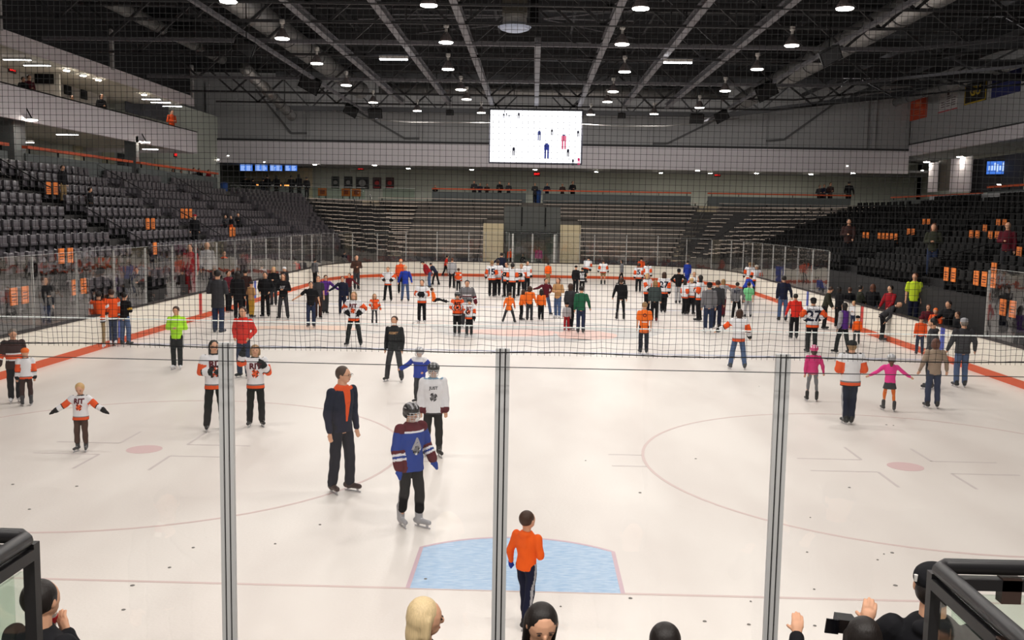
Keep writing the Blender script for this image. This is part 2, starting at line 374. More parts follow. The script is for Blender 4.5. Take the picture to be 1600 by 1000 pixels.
for j in range(nz+1):
    z = zb+j*sp
    pts = []
    for i in range(0, 131):
        x = -6.4+i*.1; a = wob(x, z); pts.append((x, NY+a[1], z+a[2]+sagz(x)+(1e-5 if i % 2 else 0)))
    pts[0] = (pts[0][0], pts[0][1], pts[-1][2])
    thread(pts, .0015)
o = mb.build('safety_net', mat('black net twine', (14, 14, 15), .9)); tag(o, 'black knotted safety netting hanging behind the near glass', 'net')
mb = MB(); mb.tube([(x, NY, zb-.004+.006*math.sin(x*4)) for x in np.arange(-6.5, 6.8, .1)], .004, n=5)
o = mb.build('net_rope', mat('black rope', (20, 20, 22), .9)); tag(o, 'thin black rope along the bottom hem of the safety netting', 'rope')
mb = MB(); z2 = at_y(800, 574, NY-.02)[2]; mb.tube([(x, NY-.02, z2+.0006*x*x) for x in np.arange(-6.5, 6.8, .5)], .003, n=5)
o = mb.build('steel_cable', mat('dark cable', (40, 42, 44), .6, .5)); tag(o, 'thin dark steel cable stretched just below the netting', 'cable')
# ---------------------------------------------------------------- stands (stepped concrete)
def rowL(k): return 13.9+.8*k, 2.25+.44*k          # left: offset of the row, tread height
def rowF(k): return 59.6+.84*k, 1.15+.315*k        # far
def rowR(k): return 13.9+.8*k, 2.0+.245*k          # right
NL, NF, NR = 8, 14, 14
mb = MB()
for k in range(NL): a, z = rowL(k); mb.box(-a-.8-(.0 if k < NL-1 else 0), -a, 2, 50, .0, z)
struct('floor_left_stand', mb, M_dconc)
mb = MB()
for k in range(NR): a, z = rowR(k); mb.box(a, a+.8, 2, 50, 0, z)
struct('floor_right_stand', mb, mat('black tread', (36, 35, 36), .85, var=.1))
def ax(k, side):  # aisle edges of the far stand at row k: slanting stairs
    f = k/(NF-1)
    return {'A1': (-9.6-3.4*f, -10.9-3.6*f), 'A3': (10.2+3.7*f, 11.5+4.0*f), 'L0': (-16-5*f,-17.2-5*f), 'R0': (19+8*f, 20.3+8*f)}[side]
TUN = 2.75
mb = MB()
for k in range(NF):
    y, z = rowF(k)
    x0, x1 = ax(k, 'A1')[1], 30.5
    if z < 3.9: mb.box(x0, -TUN, y, y+.84, 0, z); mb.box(TUN, x1, y, y+.84, 0, z)
    else: mb.box(x0, x1, y, y+.84, z-.315 if z > 4 else z-.3, z)
mb.box(-TUN-.0, TUN, 69.3, 69.5, 0, 4.6)
struct('floor_far_stand', mb, M_conc)
# corner steps: elliptical arcs joining side rows to far rows
def corner_row(side, t, n=10):
    a = (13.9+5.6*t) if side < 0 else (13.9+10.4*t); y = 59.6+10.9*t
    z0 = (2.25+3.1*t) if side < 0 else (2.0+3.2*t); z1 = 1.15+4.1*t
    cx = 9.5 if side < 0 else 9.5
    out = []
    for i in range(n+1):
        u = PI/2*i/n; e = .8
        c, s = math.cos(u)**e, math.sin(u)**e
        out.append((side*(cx+(a-cx)*c), 49.9+(y-49.9)*s, z0+(z1-z0)*i/n))
    return out
for side, nm in ((-1, 'floor_left_corner_stand'), (1, 'floor_right_corner_stand')):
    mb = MB(); K = 12
    for k in range(K):
        A = corner_row(side, k/K); B = corner_row(side, (k+1)/K)
        for i in range(len(A)-1):
            if side > 0 and False: continue
            z = (A[i][2]+A[i+1][2])/2
            q = [A[i], A[i+1], B[i+1], B[i]]
            mb.add([(p[0], p[1], 0) for p in q]+[(p[0], p[1], z) for p in q], [(4, 5, 6, 7), (0, 1, 5, 4), (1, 2, 6, 5), (2, 3, 7, 6), (3, 0, 4, 7)])
    struct(nm, mb, M_dconc)

mb = MB(); mb.box(-13.9, -13.16, 8, 49.9, 0, .8); struct('floor_left_walk', mb, M_dconc)
mb = MB(); mb.box(13.16, 13.9, 4, 49.9, 0, .1); struct('floor_right_walk', mb, M_dconc)
STB = []
for o in list(COL.objects):
    if o.name.startswith(('floor_left_', 'floor_right_', 'floor_far_s')): STB.append(BVHTree.FromPolygons([tuple(v.co) for v in o.data.vertices], [tuple(p.vertices) for p in o.data.polygons]))
def stand_z(x, y):
    zs = [b.ray_cast(Vector((x, y, 20)), Vector((0, 0, -1)))[0] for b in STB]; zs = [q.z for q in zs if q is not None]
    return max(zs) if zs else 0
# benches of the far stand
M_bench = mat('beige bench plank', (226, 210, 196), .6, var=.08, scale=3); M_brack = mat('bench bracket', (30, 29, 30), .6)
def section_x(k, s):
    if s == 0: return ax(k, 'A1')[0]+.05, -3.6
    if s == 1: return 3.6, ax(k, 'A3')[0]-.05
    if s == 2: return ax(k, 'A3')[1]+.05, ax(k, 'R0')[0]
    return ax(k, 'R0')[1]+.05, 30.3
BR = []
SN = ['left of the centre gate', 'right of the centre gate', 'beyond the right stairs', 'at the far right end']
for k in range(NF):
    y, z = rowF(k)
    for s in range(4):
        x0, x1 = section_x(k, s)
        if s < 2 and k in (7,) : continue
        if z > 3.9 and s < 2:  # upper rows run on over the tunnel
            if s == 0: x1 = -.9
            else: x0 = .9
        if x1-x0 < .6: continue
        e = empty('long_bench', ((x0+x1)/2, y+.38, z), 'long bench %s, %s row up from the glass' % (SN[s], ORD[k]), 'bench', 'long benches in the far stand')
        L = (x1-x0)/2
        mb = MB(); mb.box(-L, L, -.16, .14, .38, .43); mb.build('plank', M_bench, e)
        n = max(2, int(L*.7))
        for i in range(n):
            if not BR: BR.append(MB().box(-.03, .03, -.1, .1, 0, .38).build('bracket', M_brack, e)); bo = BR[0]
            else: bo = BR[0].copy(); COL.objects.link(bo); bo.parent = e
            bo.location = (-L+.3+(2*L-.6)*i/(n-1), 0, 0)
# benches of the left corner
for k in range(0, 12):
    A = corner_row(-1, (k+.45)/12, 20)
    seg = A[9:]
    z = corner_row(-1, k/12, 20)
    mb = MB(); mk = []
    for i in range(len(seg)-1):
        if seg[i][0] < -17 and k < 0: continue
        p, q = seg[i], seg[i+1]; zz = corner_row(-1, k/12, 10)
        zt = (zz[min(9, (9+i)//2)][2]+zz[min(10, (9+i)//2+1)][2])/2
        mb.beam((p[0], p[1], zt+.4), (q[0], q[1], zt+.4), .3, .05)
        mk.append((p[0], p[1], zt))
    e = empty('curved_bench', (0, 0, 0), 'long bench bending round the left far corner, %s row up from the glass' % ORD[k], 'bench', 'curved benches in the left far corner')
    mb.build('plank', M_bench, e)
    for q in mk: bo = BR[0].copy(); COL.objects.link(bo); bo.parent = e; bo.location = q
for k in range(0, 12):
    seg = corner_row(1, (k+.45)/12, 20)[3:14]
    mb = MB(); mk = []; zz = corner_row(1, k/12, 10)
    for i in range(len(seg)-1):
        p, q = seg[i], seg[i+1]; j = min(9, (3+i)//2); zt = (zz[j][2]+zz[j+1][2])/2
        mb.beam((p[0], p[1], zt+.4), (q[0], q[1], zt+.4), .3, .05); mk.append((p[0], p[1], zt))
    e = empty('curved_bench', (0, 0, 0), 'long bench bending round the right far corner, %s row up from the glass' % ORD[k], 'bench', 'curved benches in the right far corner')
    mb.build('plank', M_bench, e)
    for q in mk: bo = BR[0].copy(); COL.objects.link(bo); bo.parent = e; bo.location = q

# slanting stairs
M_step = mat('beige stair tread', (190, 176, 150), .8, var=.08, scale=3)
for nm, lab in (('A1', 'beige concrete stairs slanting down through the benches left of the centre gate'), ('A3', 'beige concrete stairs slanting down through the benches right of the centre gate'), ('R0', 'beige concrete stairs in the far stand near its right end')):
    mb = MB()
    for k in range(NF):
        y, z = rowF(k); x0, x1 = sorted(ax(k, nm)); mb.box(x0, x1, y-.02, y+.42, z, z+.012); mb.box(x0, x1, y+.42, y+.83, z, z+.16)
    o = struct('floor_stairs', mb, M_step, lab)
def handrail(pts, lab, h=.95, nposts=3):
    e = empty('handrail', tuple(pts[0]), lab, 'handrail', 'black tube handrails on the stairs')
    P = [Vector(p)-Vector(pts[0]) for p in pts]; up = Vector((0, 0, h))
    mb = MB(); a, b = P[0], P[-1]
    mb.tube([a+Vector((0, 0, .02)), a+up]+[a.lerp(b, t)+up for t in (.3, .7)]+[b+up, b+Vector((0, 0, .02))], .022); mb.build('tube', M_rail, e)
    mb = MB(); mb.tube([a+up*.5, b+up*.5], .016); mb.build('mid_rail', M_rail, e)
    for i in range(1, nposts-1):
        p = a.lerp(b, i/(nposts-1)); mb = MB(); mb.tube([p+Vector((0, 0, .1)), p+up], .02); mb.build('post', M_rail, e)
    return e
for nm, side in (('A1', 'left'), ('A3', 'right')):
    for g, (k0, k1) in enumerate(((0, 3), (4, 7), (8, 12))):
        p = []
        for k in (k0, k1): y, z = rowF(k); x0, x1 = ax(k, nm); p.append(((x0+x1)/2, y+.2, z+.02))
        handrail(p, 'black tube handrail on the slanting stairs %s of the centre gate, %s flight' % (side, ('lowest', 'middle', 'top')[g]))
for nm, ks in (('R0', ((0, 3), (5, 8))),):
    for k0, k1 in ks:
        p = []
        for k in (k0, k1): y, z = rowF(k); x0, x1 = ax(k, nm); p.append(((x0+x1)/2, y+.2, z+.02))
        handrail(p, 'black tube handrail on the far right stairs, %s flight' % ('lower' if k0 == 0 else 'upper'))
AIS_L = [14.5, 24.5, 33.5, 42.0]; AIS_R = [24, 33, 42.5]
for i, y in enumerate(AIS_L[1:]):
    for k0, k1 in ((0, 3), (4, 7)):
        a0, z0 = rowL(k0); a1, z1 = rowL(k1); handrail([(-a0-.3, y, z0), (-a1-.3, y, z1)], 'black handrail in the %s aisle of the left stand, %s flight' % (('nearest', 'middle', 'farthest')[i], 'lower' if k0 == 0 else 'upper'))
for i, y in enumerate(AIS_R):
    for k0, k1 in ((0, 4), (6, 10)):
        a0, z0 = rowR(k0); a1, z1 = rowR(k1); handrail([(a0+.3, y, z0), (a1+.3, y, z1)], 'black handrail in the %s aisle of the right stand, %s flight' % (('nearest', 'middle', 'farthest')[i], 'lower' if k0 == 0 else 'upper'))
for i, (t0, t1, j) in enumerate(((.1, .35, 4), (.45, .75, 4), (.1, .4, 7), (.5, .8, 7))):
    A = [corner_row(-1, t, 10)[j] for t in (t0, t1)]; handrail([(p[0], p[1], p[2]) for p in A], 'black handrail among the curved benches of the left far corner, %s' % ('nearer the side, low', 'nearer the side, high', 'nearer the middle, low', 'nearer the middle, high')[i])
    A = [corner_row(1, t, 10)[j-1] for t in (t0, t1)]; handrail([(p[0], p[1], p[2]) for p in A], 'black handrail among the curved benches of the right far corner, %s' % ('nearer the side, low', 'nearer the side, high', 'nearer the middle, low', 'nearer the middle, high')[i])

# seats
seat = MB()
prof = [(-.21, .12), (-.22, .35), (-.2, .62), (-.13, .72), (0, .75), (.13, .72), (.2, .62), (.22, .35), (.21, .12)]
def shell(mb, pts, th, mi=0):
    n = len(pts); v = []
    for x, z in pts: yy = -.04+.05*(abs(x)/.22)**2*-1+.22*(z-.4)*.35; v.append((x, yy, z))
    v += [(x, y+th, z) for x, y, z in v]
    mb.add(v, [tuple(range(n)), tuple(range(2*n-1, n-1, -1))]+[(i, (i+1) % n, n+(i+1) % n, n+i) for i in range(n)], mi)
shell(seat, prof, .035)
seat.box(-.19, .19, -.17, -.07, .38, .72); seat.box(-.2, .2, -.19, -.17, .4, .5)
seat.box(-.24, -.22, -.16, .02, -.02, .52, 1); seat.box(.22, .24, -.16, .02, -.02, .52, 1); seat.box(-.24, .24, -.06, -.02, .1, .16, 1)
seat0 = seat.build('stadium_seat', [M_seat, M_black]); mod = seat0.modifiers.new('b', 'BEVEL'); mod.width = .02; mod.segments = 2
dg = bpy.context.evaluated_depsgraph_get(); me = bpy.data.meshes.new_from_object(seat0.evaluated_get(dg)); seat0.modifiers.clear(); seat0.data = me
for p in me.polygons: p.use_smooth = True
seat_dark = seat0.data.copy(); seat_dark.materials[0] = mat('black seat plastic', (13, 13, 14), .7, spec=.2)
SEATS = []   # x, y, z, rot, side, row
for k in range(NL):
    a, z = rowL(k); y = 9.0
    while y < 49.8:
        if all(abs(y-q) > .9 for q in AIS_L): SEATS.append((-a-.5, y, z, PI/2, 'left', k))
        y += .56
for k in range(NR):
    a, z = rowR(k); y = 12.0
    while y < 49.8:
        if all(abs(y-q) > .9 for q in AIS_R): SEATS.append((a+.5, y, z, -PI/2, 'right', k))
        y += .56
for sd in (-1, 1):
  for k in range(12):
    A = corner_row(sd, (k+.5)/12, 40); B = corner_row(sd, k/12, 10)
    last = None
    for i in range(1, 17 if sd < 0 else 10):
        p = A[i]; z = (B[i//4][2]+B[i//4+1][2])/2
        if last is None or math.hypot(p[0]-last[0], p[1]-last[1]) > .5:
            q = A[i+1]; z = stand_z(p[0], p[1])-.015; SEATS.append((p[0], p[1], z, math.atan2(-(q[0]-p[0]), q[1]-p[1])+ (PI/2 if sd < 0 else -PI/2), 'left corner' if sd < 0 else 'right corner', k)); last = p
EXC = [at_x(69, 433, -13.5)[1], at_x(213, 418, -13.5)[1], at_x(350, 392, -13.5)[1], at_x(323, 378, -13.5)[1], at_x(297, 381, -13.5)[1]]
for sd, ra, rb in ((-1, 12, 44), (1, 9, 17)):
    y = ra
    while y < rb:
        if sd > 0 or all(abs(y-q) > 1.1 for q in EXC): SEATS.append((sd*13.58, y, 1.38, -sd*PI/2, 'left' if sd < 0 else 'right', 15))
        y += .56
for sd, a, b_ in [(1, 8.7, 17.2)]+[(-1, p+.85, q-.85) for p, q in zip([10.8]+sorted(EXC), sorted(EXC)+[45])]:
    if b_-a > .3: mb = MB(); mb.box(*sorted((sd*13.3, sd*13.88)), a, b_, .1 if sd > 0 else .8, 1.39); struct('floor_plinth', mb, M_dconc)
ORD[15] = 'lowest'
def inframe(x, y, z):
    v = np.array((x, y, z))-np.array(CAM); d = v@fw
    if d < 1: return False
    return abs(F_PX*(v@RT)/d) < 830 and abs(F_PX*(v@UP)/d) < 520
SEATS = [s for s in SEATS if inframe(s[0], s[1], s[2]+.4)]
SEATS.sort(key=lambda s: dist(s[0], s[1]))
print('SEATS', len(SEATS))
first = True
for s in SEATS[:300]:
    if first: o = seat0; first = False
    else: o = seat0.copy(); COL.objects.link(o)
    o.location = (s[0], s[1], s[2]+.02); o.rotation_euler = (0, 0, s[3])
    tag(o, '%s folding plastic seat, %s row up from the glass in the %s stand' % ('grey' if s[4][0] == 'l' else 'black', ORD[s[5]], s[4]), 'seat', 'folding seats in the %s row of the %s stand' % (ORD[s[5]], s[4]))
    if s[4][0] == 'r': o.data = seat_dark
mb = MB()
bv = [tuple(v.co) for v in seat0.data.vertices]; bf = [tuple(p.vertices) for p in seat0.data.polygons]; bmi = [p.material_index for p in seat0.data.polygons]
# the rest: a lighter copy of the same seat
for s in SEATS[300:]:
    c, sn = math.cos(s[3]), math.sin(s[3])
    T = lambda v: (s[0]+v[0]*c-v[1]*sn, s[1]+v[0]*sn+v[1]*c, s[2]+.02+v[2])
    mb.add([T(v) for v in seat.v], seat.f, 0 if s[4][0] == 'l' else 1)
o = mb.build('far_seating', [M_seat, seat_dark.materials[0]]); tag(o, 'remaining rows of grey folding seats farther up and along the side stands', 'seating', kind='stuff')
# orange cards draped over some seats
M_card = mat('orange seat card', (236, 128, 52), .6); M_ink = mat('dark card print', (90, 40, 30), .6)
cm = MB(); cm.box(-.17, .17, -.212, -.188, .3, .76, 0)
for zz in (.42, .5, .58): cm.box(-.12, .12, -.215, -.211, zz, zz+.03, 1)
card0 = cm.build('seat_card', [M_card, M_ink]); used = False
CARDS = [(85, 420), (94, 418), (94, 440), (106, 437), (35, 447), (47, 445), (53, 297), (62, 298), (223, 386), (276, 329), (283, 329), (291, 329), (222, 353), (228, 353), (353, 362), (359, 362),
         (1357, 371), (1364, 371), (1378, 372), (1385, 372), (1392, 372), (1399, 372), (1406, 372), (1425, 363), (1432, 362), (1450, 350), (1458, 350), (1530, 365), (1540, 365), (1549, 365), (1558, 366), (1566, 366), (1565, 354), (1574, 353), (1598, 387), (1535, 440), (1549, 441), (1562, 442), (1560, 423), (1558, 468), (1572, 470), (1489, 456), (1499, 458)]
def pxof(x, y, z):
    v = np.array((x, y, z))-np.array(CAM); d = v@fw; return 800+F_PX*(v@RT)/d, 500-F_PX*(v@UP)/d
pp = [(pxof(s[0], s[1], s[2]+.55), s) for s in SEATS]; taken = set()
for cx, cy in CARDS:
    best = min((abs(p[0]-cx)+1.5*abs(p[1]-cy)+(0 if i not in taken else 99), i) for i, (p, s) in enumerate(pp)); i = best[1]; taken.add(i); s = pp[i][1]
    if not used: o = card0; used = True
    else: o = card0.copy(); COL.objects.link(o)
    o.location = (s[0], s[1], s[2]+.02); o.rotation_euler = (0, 0, s[3])
    nb = 'left' if cx < 800 else 'right'
    tag(o, 'orange printed card standing against a folded seat, %s row of the %s stand' % (ORD[s[5]], s[4]), 'card', 'orange cards on the %s row of the %s stand' % (ORD[s[5]], s[4]))

# ---------------------------------------------------------------- far gate (tunnel)
M_beige = mat('beige panel', (190, 176, 144), .7, var=.05)
for s, nm in ((-1, 'left'), (1, 'right')):
    mb = MB(); mb.box(s*2.05 if s > 0 else -3.5, 3.5 if s > 0 else -2.05, 59.3, 60.2, .02, 3.75); struct('wall_gate_'+nm, mb, M_beige)
mb = MB(); mb.box(-2.05, 2.05, 59.9, 60.1, 3.2, 5.0); struct('wall_above_gate', mb, mat('grey gate wall', (84, 86, 84), .8))
mb = MB(); mb.box(-2.05, 2.05, 66, 66.2, -.02, 3.3); struct('wall_gate_back', mb, mat('pale tunnel wall', (150, 156, 148), .8))
mb = MB(); mb.box(-2.05, 2.05, 60.1, 66.2, 3.2, 3.3); struct('ceiling_tunnel', mb, M_dconc)
e = empty('ice_gate', (.1, YF+1.25, 0), 'tall glazed double gate with white posts in the middle of the far stand', 'gate')
for i, px in enumerate((801, 832, 866)):
    x = at_y(px, 390, YF+1.2)[0]-.1; mb = MB(); mb.box(x-.06, x+.06, -.05, .05, 0, 3.05); mb.build('post', mat('white gate post', (220, 220, 215), .5), e)
mb = MB(); mb.box(-1.7, 1.75, -.06, .06, 3.05, 3.18); mb.build('header', M_black, e)
for a, b_ in ((-1.4, -.05), (.1, 1.6)): mb = MB(); mb.box(a, b_, -.01, .01, 1.0, 3.03); mb.build('glass_sheet', M_gglass, e)
for x in (-.75, .95):
    mb = MB(); mb.tube([(x, 59.85, 4.95), (x, 59.85, 3.6)], .05); o = mb.build('hanging_lamp_pole', M_black); tag(o, 'black pole hanging over the centre gate on the %s' % ('left' if x < 0 else 'right'), 'pole')
# dark banners on the walls behind the far glass
mb = MB(); mb.box(-16, -2.1, 59.4, 59.5, .02, 1.25); mb.box(2.1, 26, 59.4, 59.5, .02, 1.25); struct('wall_low_far', mb, mat('dark low wall', (58, 56, 62), .7, var=.2, scale=2))

# ---------------------------------------------------------------- far concourse
FY = 71.35; FZ = 5.45
mb = MB(); mb.box(-34, 36, FY, 82, FZ-.3, FZ); struct('floor_far_concourse', mb, M_conc)
mb = MB(); mb.box(-34, 36, 81.8, 82, FZ, 16); struct('wall_far_back', mb, M_wallc)
mb = MB(); mb.box(-34, 36, 72.6, 82, 8.55, 8.7); struct('ceiling_far_concourse', mb, M_wallg)
z_b = at_y(830, 262, 72.4)[2]; z_m = at_y(830, 226, 72.4)[2]
mb = MB(); mb.box(-34, 31.5, 72.3, 72.6, z_b, z_m); struct('wall_far_fascia', mb, M_wallw)
mb = MB(); mb.box(-34, 31.5, 72.5, 72.7, z_m, 16); struct('wall_far_upper', mb, M_wallg)
mb = MB(); mb.box(-34, 31.5, 72.28, 72.52, z_m-.05, z_m+.12); struct('trim_far_ledge', mb, M_dsteel)
for i, px in enumerate((325, 482, 658, 1018, 1195, 1353, 1366)):
    x = at_y(px, 200, 72.3)[0]; mb = MB(); mb.box(x-.13, x+.13, 72.25, 72.5, z_m+.12, 15); struct('pillar_far_%d' % (i+1), mb, M_wallg)
def yz(px, py, Y): p = at_y(px, py, Y); return (p[0], Y, p[2])
for i, pts in enumerate((((400, 140), (455, 208), (482, 208)), ((535, 160), (632, 216), (658, 216)), ((1150, 172), (1043, 224), (1020, 224)), ((1320, 150), (1225, 218), (1197, 220)))):
    mb = MB()
    for a, b_ in zip(pts[:-1], pts[1:]): mb.beam(yz(*a, 72.42), yz(*b_, 72.42), .16, .16)
    o = mb.build('diagonal_brace', mat('brace grey', (88, 88, 90), .7)); tag(o, 'grey diagonal brace on the upper far wall, %s from the left' % ORD[i], 'brace')

# guard walls + orange leaning rails
M_guard = mat('grey guard panel', (92, 98, 98), .6)
def guard(a, b, z, lab, h=1.05, solid=True):
    e = empty('guard_wall', (a[0], a[1], z), lab, 'guard wall', 'grey guard walls with orange leaning rails')
    A = Vector((0, 0, 0)); B = Vector((b[0]-a[0], b[1]-a[1], 0)); L = B.length; U = Vector((0, 0, 1))
    if solid: mb = MB(); mb.beam(A+U*.4, B+U*.4, .08, .8); mb.build('guard_body', M_guard, e)
    mb = MB(); mb.beam(A+U*h, B+U*h, .24, .11); mb.build('leaning_rail', M_orange, e)
    n = max(2, int(L/2.2)+1)
    for i in range(n):
        p = A.lerp(B, (i+.15)/(n-.7)); mb = MB(); mb.beam(p+U*.7, p+U*(h-.02), .05, .05); mb.build('bracket', M_black, e)
for i, (x0, x1) in enumerate(((675, 822), (848, 1080), (1106, 1330))):
    a = at_y(x0, 297, FY+.1); b_ = at_y(x1, 297, FY+.1)
    guard((a[0], FY+.1), (b_[0], FY+.1), FZ, 'grey guard wall with orange rail on the far concourse, %s' % ('left of the gate', 'right of the gate', 'far right stretch')[i])
guard((29.9, 71.2), (30.8, 57.0), 5.35, 'grey guard wall with orange rail along the right rear concourse')
# glass guards
for i, (x0, x1) in enumerate(((360, 478), (480, 570), (598, 648))):
    a = at_y(x0, 310, FY+.1)[0]; b_ = at_y(x1, 310, FY+.1)[0]
    e = empty('glass_guard', ((a+b_)/2, FY+.1, FZ), 'clear glass guard on the far concourse, %s' % ('in front of the food counter', 'in front of the posters', 'right of the stair head')[i], 'glass guard')
    L = (b_-a)/2; mb = MB(); mb.box(-L, L, -.008, .008, .08, 1.02); mb.build('glass_sheet', M_gglass, e)
    mb = MB(); mb.box(-L, L, -.025, .025, 1.02, 1.06); mb.box(-L, L, -.02, .02, .02, .08); mb.build('rail', M_steel, e)
# posters
for i, (x, y, wd, hh, c) in enumerate(((524, 285, 12, 18, (40, 48, 46)), (544, 285, 13, 18, (36, 38, 40)), (566, 286, 20, 18, (34, 34, 36)), (589, 286, 13, 17, (60, 20, 26)), (609, 286, 13, 17, (64, 22, 26)))):
    p = at_y(x, y, 81.7); k = dist(p[0], 81.7)/F_PX
    e = empty('wall_poster', (p[0], 81.74, p[2]), 'dark sports poster on the concourse back wall, %s of five' % ('leftmost', 'second from left', 'wide middle one', 'reddish fourth', 'reddish rightmost')[i], 'poster')
    mb = MB(); mb.box(-wd*k/2, wd*k/2, -.03, .03, -hh*k/2, hh*k/2); mb.build('board', mat('poster board %d' % i, c, .6), e)
    mb = MB(); r = wd*k*.25
    mb.add([(r*1.1*math.cos(t), -.035, r*math.sin(t)) for t in np.arange(0, 2*PI, .5)], [tuple(range(13))]); mb.box(-wd*k*.4, wd*k*.4, -.034, -.03, -hh*k*.42, -hh*k*.34)
    mb.build('print', mat('poster print %d' % i, (150, 150, 150) if i < 3 else (200, 70, 70), .6), e)
for i, x in enumerate((503, 540, 556)):
    p = at_y(x, 301, FY+.5); e = empty('standing_sign', (p[0], FY+.7, FZ), 'orange sign panel standing behind the glass guard, %s' % ('nearest the food counter', 'left of the stair head pair', 'right of the stair head pair')[i], 'sign')
    mb = MB(); mb.box(-.38, .38, -.02, .02, .3, .95); mb.build('board', mat('dull orange sign', (214, 110, 40), .6), e)
    mb = MB(); mb.box(-.2, .2, -.025, -.02, .45, .8); mb.build('print', mat('sign print', (150, 60, 26), .6), e)
    mb = MB(); mb.box(-.3, -.26, -.1, .1, 0, .3); mb.box(.26, .3, -.1, .1, 0, .3); mb.build('foot', M_black, e)
# food counter
a = at_y(372, 300, 78)[0]; b_ = at_y(480, 300, 78)[0]
e = empty('food_counter', ((a+b_)/2, 78, FZ), 'food counter with a lit kitchen behind it under four blue menu screens', 'counter')
L = (b_-a)/2; mb = MB(); mb.box(-L, L, -.4, .3, 0, 1.05); mb.build('counter_front', M_wallg, e)
mb = MB(); mb.box(-L, L, -.5, .4, 1.05, 1.1); mb.build('worktop', M_white, e)
mb = MB(); mb.box(-L, L, 2.0, 2.2, 0, 3.0); mb.build('back_panel', mat('lit kitchen wall', (190, 176, 146), .6), e)
rr = random.Random(9)
for i in range(9):
    x = -L+.4+i*(2*L-.8)/8; z = 1.1; ew = rr.uniform(.18, .35); o = MB().box(-ew, ew, -.2, .2, 0, rr.uniform(.3, .7)).box(-ew*.8, ew*.8, -.22, -.2, .1, .25, 1).build('food_warmer', [M_dsteel, emit_mat('warm heat lamp', (255, 160, 80), 2.0) if i in (2, 5, 6) else M_white]); o.location = ((a+b_)/2+x, 78, FZ+z)
    tag(o, 'kitchen appliance on the food counter, %s from the left' % ('first', 'second', 'third', 'fourth', 'fifth', 'sixth', 'seventh', 'eighth', 'ninth')[i], 'kitchen appliance', 'appliances on the food counter')
M_scr = emit_mat('blue menu screen', (70, 120, 215), 1.1); M_scw = emit_mat('pale menu text', (190, 215, 255), 1.2)
for i, px in enumerate((385, 408.5, 431.5, 455)):
    p = at_y(px, 261.5, 77.5); k = 1/(F_PX/88.6)
    e = empty('menu_screen', (p[0], 77.5, p[2]), 'blue lit menu screen above the food counter, %s of four' % ('leftmost', 'second from left', 'third from left', 'rightmost')[i], 'screen')
    mb = MB(); mb.box(-10.2*k, 10.2*k, -.03, .05, -6*k, 6*k); mb.build('case', M_black, e)
    mb = MB(); mb.box(-9.6*k, 9.6*k, -.04, -.03, -5.4*k, 5.4*k); mb.build('display', M_scr, e)
    mb = MB()
    for r_ in range(5):
        for c_ in range(2): mb.box((-8.6+9*c_)*k, (-8.6+9*c_+rr.uniform(5, 8))*k, -.045, -.041, (3.2-2*r_)*k, (4.0-2*r_)*k)
    mb.build('menu_text', M_scw, e)
    mb = MB(); mb.tube([(0, 0, 6*k), (0, 0, 8.5-p[2])], .03); mb.build('hanger', M_black, e)
# exit signs
def exit_sign(px, py, Y, nm, X=None):
    p = at_y(px, py, Y) if X is None else at_x(px, py, X)
    e = empty('exit_sign', tuple(p), nm, 'exit sign'); s = .2
    if X is not None: e.rotation_euler = (0, 0, PI/2)
    mb = MB(); mb.box(-s*1.5, s*1.5, -.03, .03, -s*.9, s*.9); mb.build('housing', mat('exit sign housing', (60, 20, 20), .5), e)
    v, f = text_cached('EXIT', .26, .03); mb = MB(); mb.add([(x, -.035+z, y) for x, y, z in v], f); mb.build('lettering', M_ored, e)
for px, py, l in ((564, 263, 'over the posters'), (839, 272, 'behind the gate rail'), (1121, 273, 'right of the middle')): exit_sign(px, py, 81.77, 'red lit exit sign high on the far concourse wall, '+l)

# recessed lamps of the far concourse
def downlight(p, lab, r=.16, grp='round downlights under the concourse ceilings'):
    o = MB().lathe([(r*1.15, 0), (r*1.2, .05)], n=12).build('downlight', mat('lamp ring', (200, 200, 198), .5)); o.location = tuple(p); tag(o, lab, 'lamp', grp)
    l = MB().lathe([(r, -.03), (r*.98, -.002)], n=12).build('lens', M_small, o)
    return o
DL = [(357, 243), (342, 249), (414, 253), (492, 257), (585, 258), (638, 263), (737, 265), (836, 265), (932, 268), (1033, 270), (1090, 266), (1110, 271), (1182, 269), (1267, 269), (1323, 259), (1333, 265)]
for i, (px, py) in enumerate(DL):
    Y = 72.45 if py < 262 else (74 if py < 267 else 77)
    p = at_y(px, py, Y)
    if Y > 72.6: p[2] = min(p[2], 8.5)
    o = downlight(p, 'round white downlight on the far concourse, %s from the left' % ('first', 'second', 'third', 'fourth', 'fifth', 'sixth', 'seventh', 'eighth', 'ninth', 'tenth', 'eleventh', 'twelfth', 'thirteenth', 'fourteenth', 'fifteenth', 'sixteenth')[i], .17)
    zc = z_b+.02 if Y < 72.6 else 8.55
    MB().tube([(0, 0, .05), (0, 0, max(.08, zc-p[2]))], .02).build('stem', M_black, o)
# a bin
for px, py, Y, X, l in ((350, 294, 66, None, 'at the left end of the far concourse'), (840, 308, 72.4, None, 'behind the opening over the gate')):
    p = at_y(px, py, Y); e = empty('rubbish_bin', (p[0], Y, FZ), 'blue plastic rubbish bin '+l, 'bin')
    mb = MB(); mb.lathe([(.26, 0), (.3, .95)], n=12); mb.build('bin_body', mat('blue bin', (40, 80, 150), .5), e)
    mb = MB(); mb.lathe([(.31, .95), (.31, 1.0), (.22, 1.12), (.1, 1.15)], n=12); mb.build('dome_lid', mat('dark blue lid', (30, 60, 120), .5), e)
mb = MB(); mb.box(-26, -19.5, 61, FY, FZ-.3, FZ); struct('floor_left_rear_concourse', mb, M_conc)

zr_ = at_x(1375, 236, 31.5)[2]
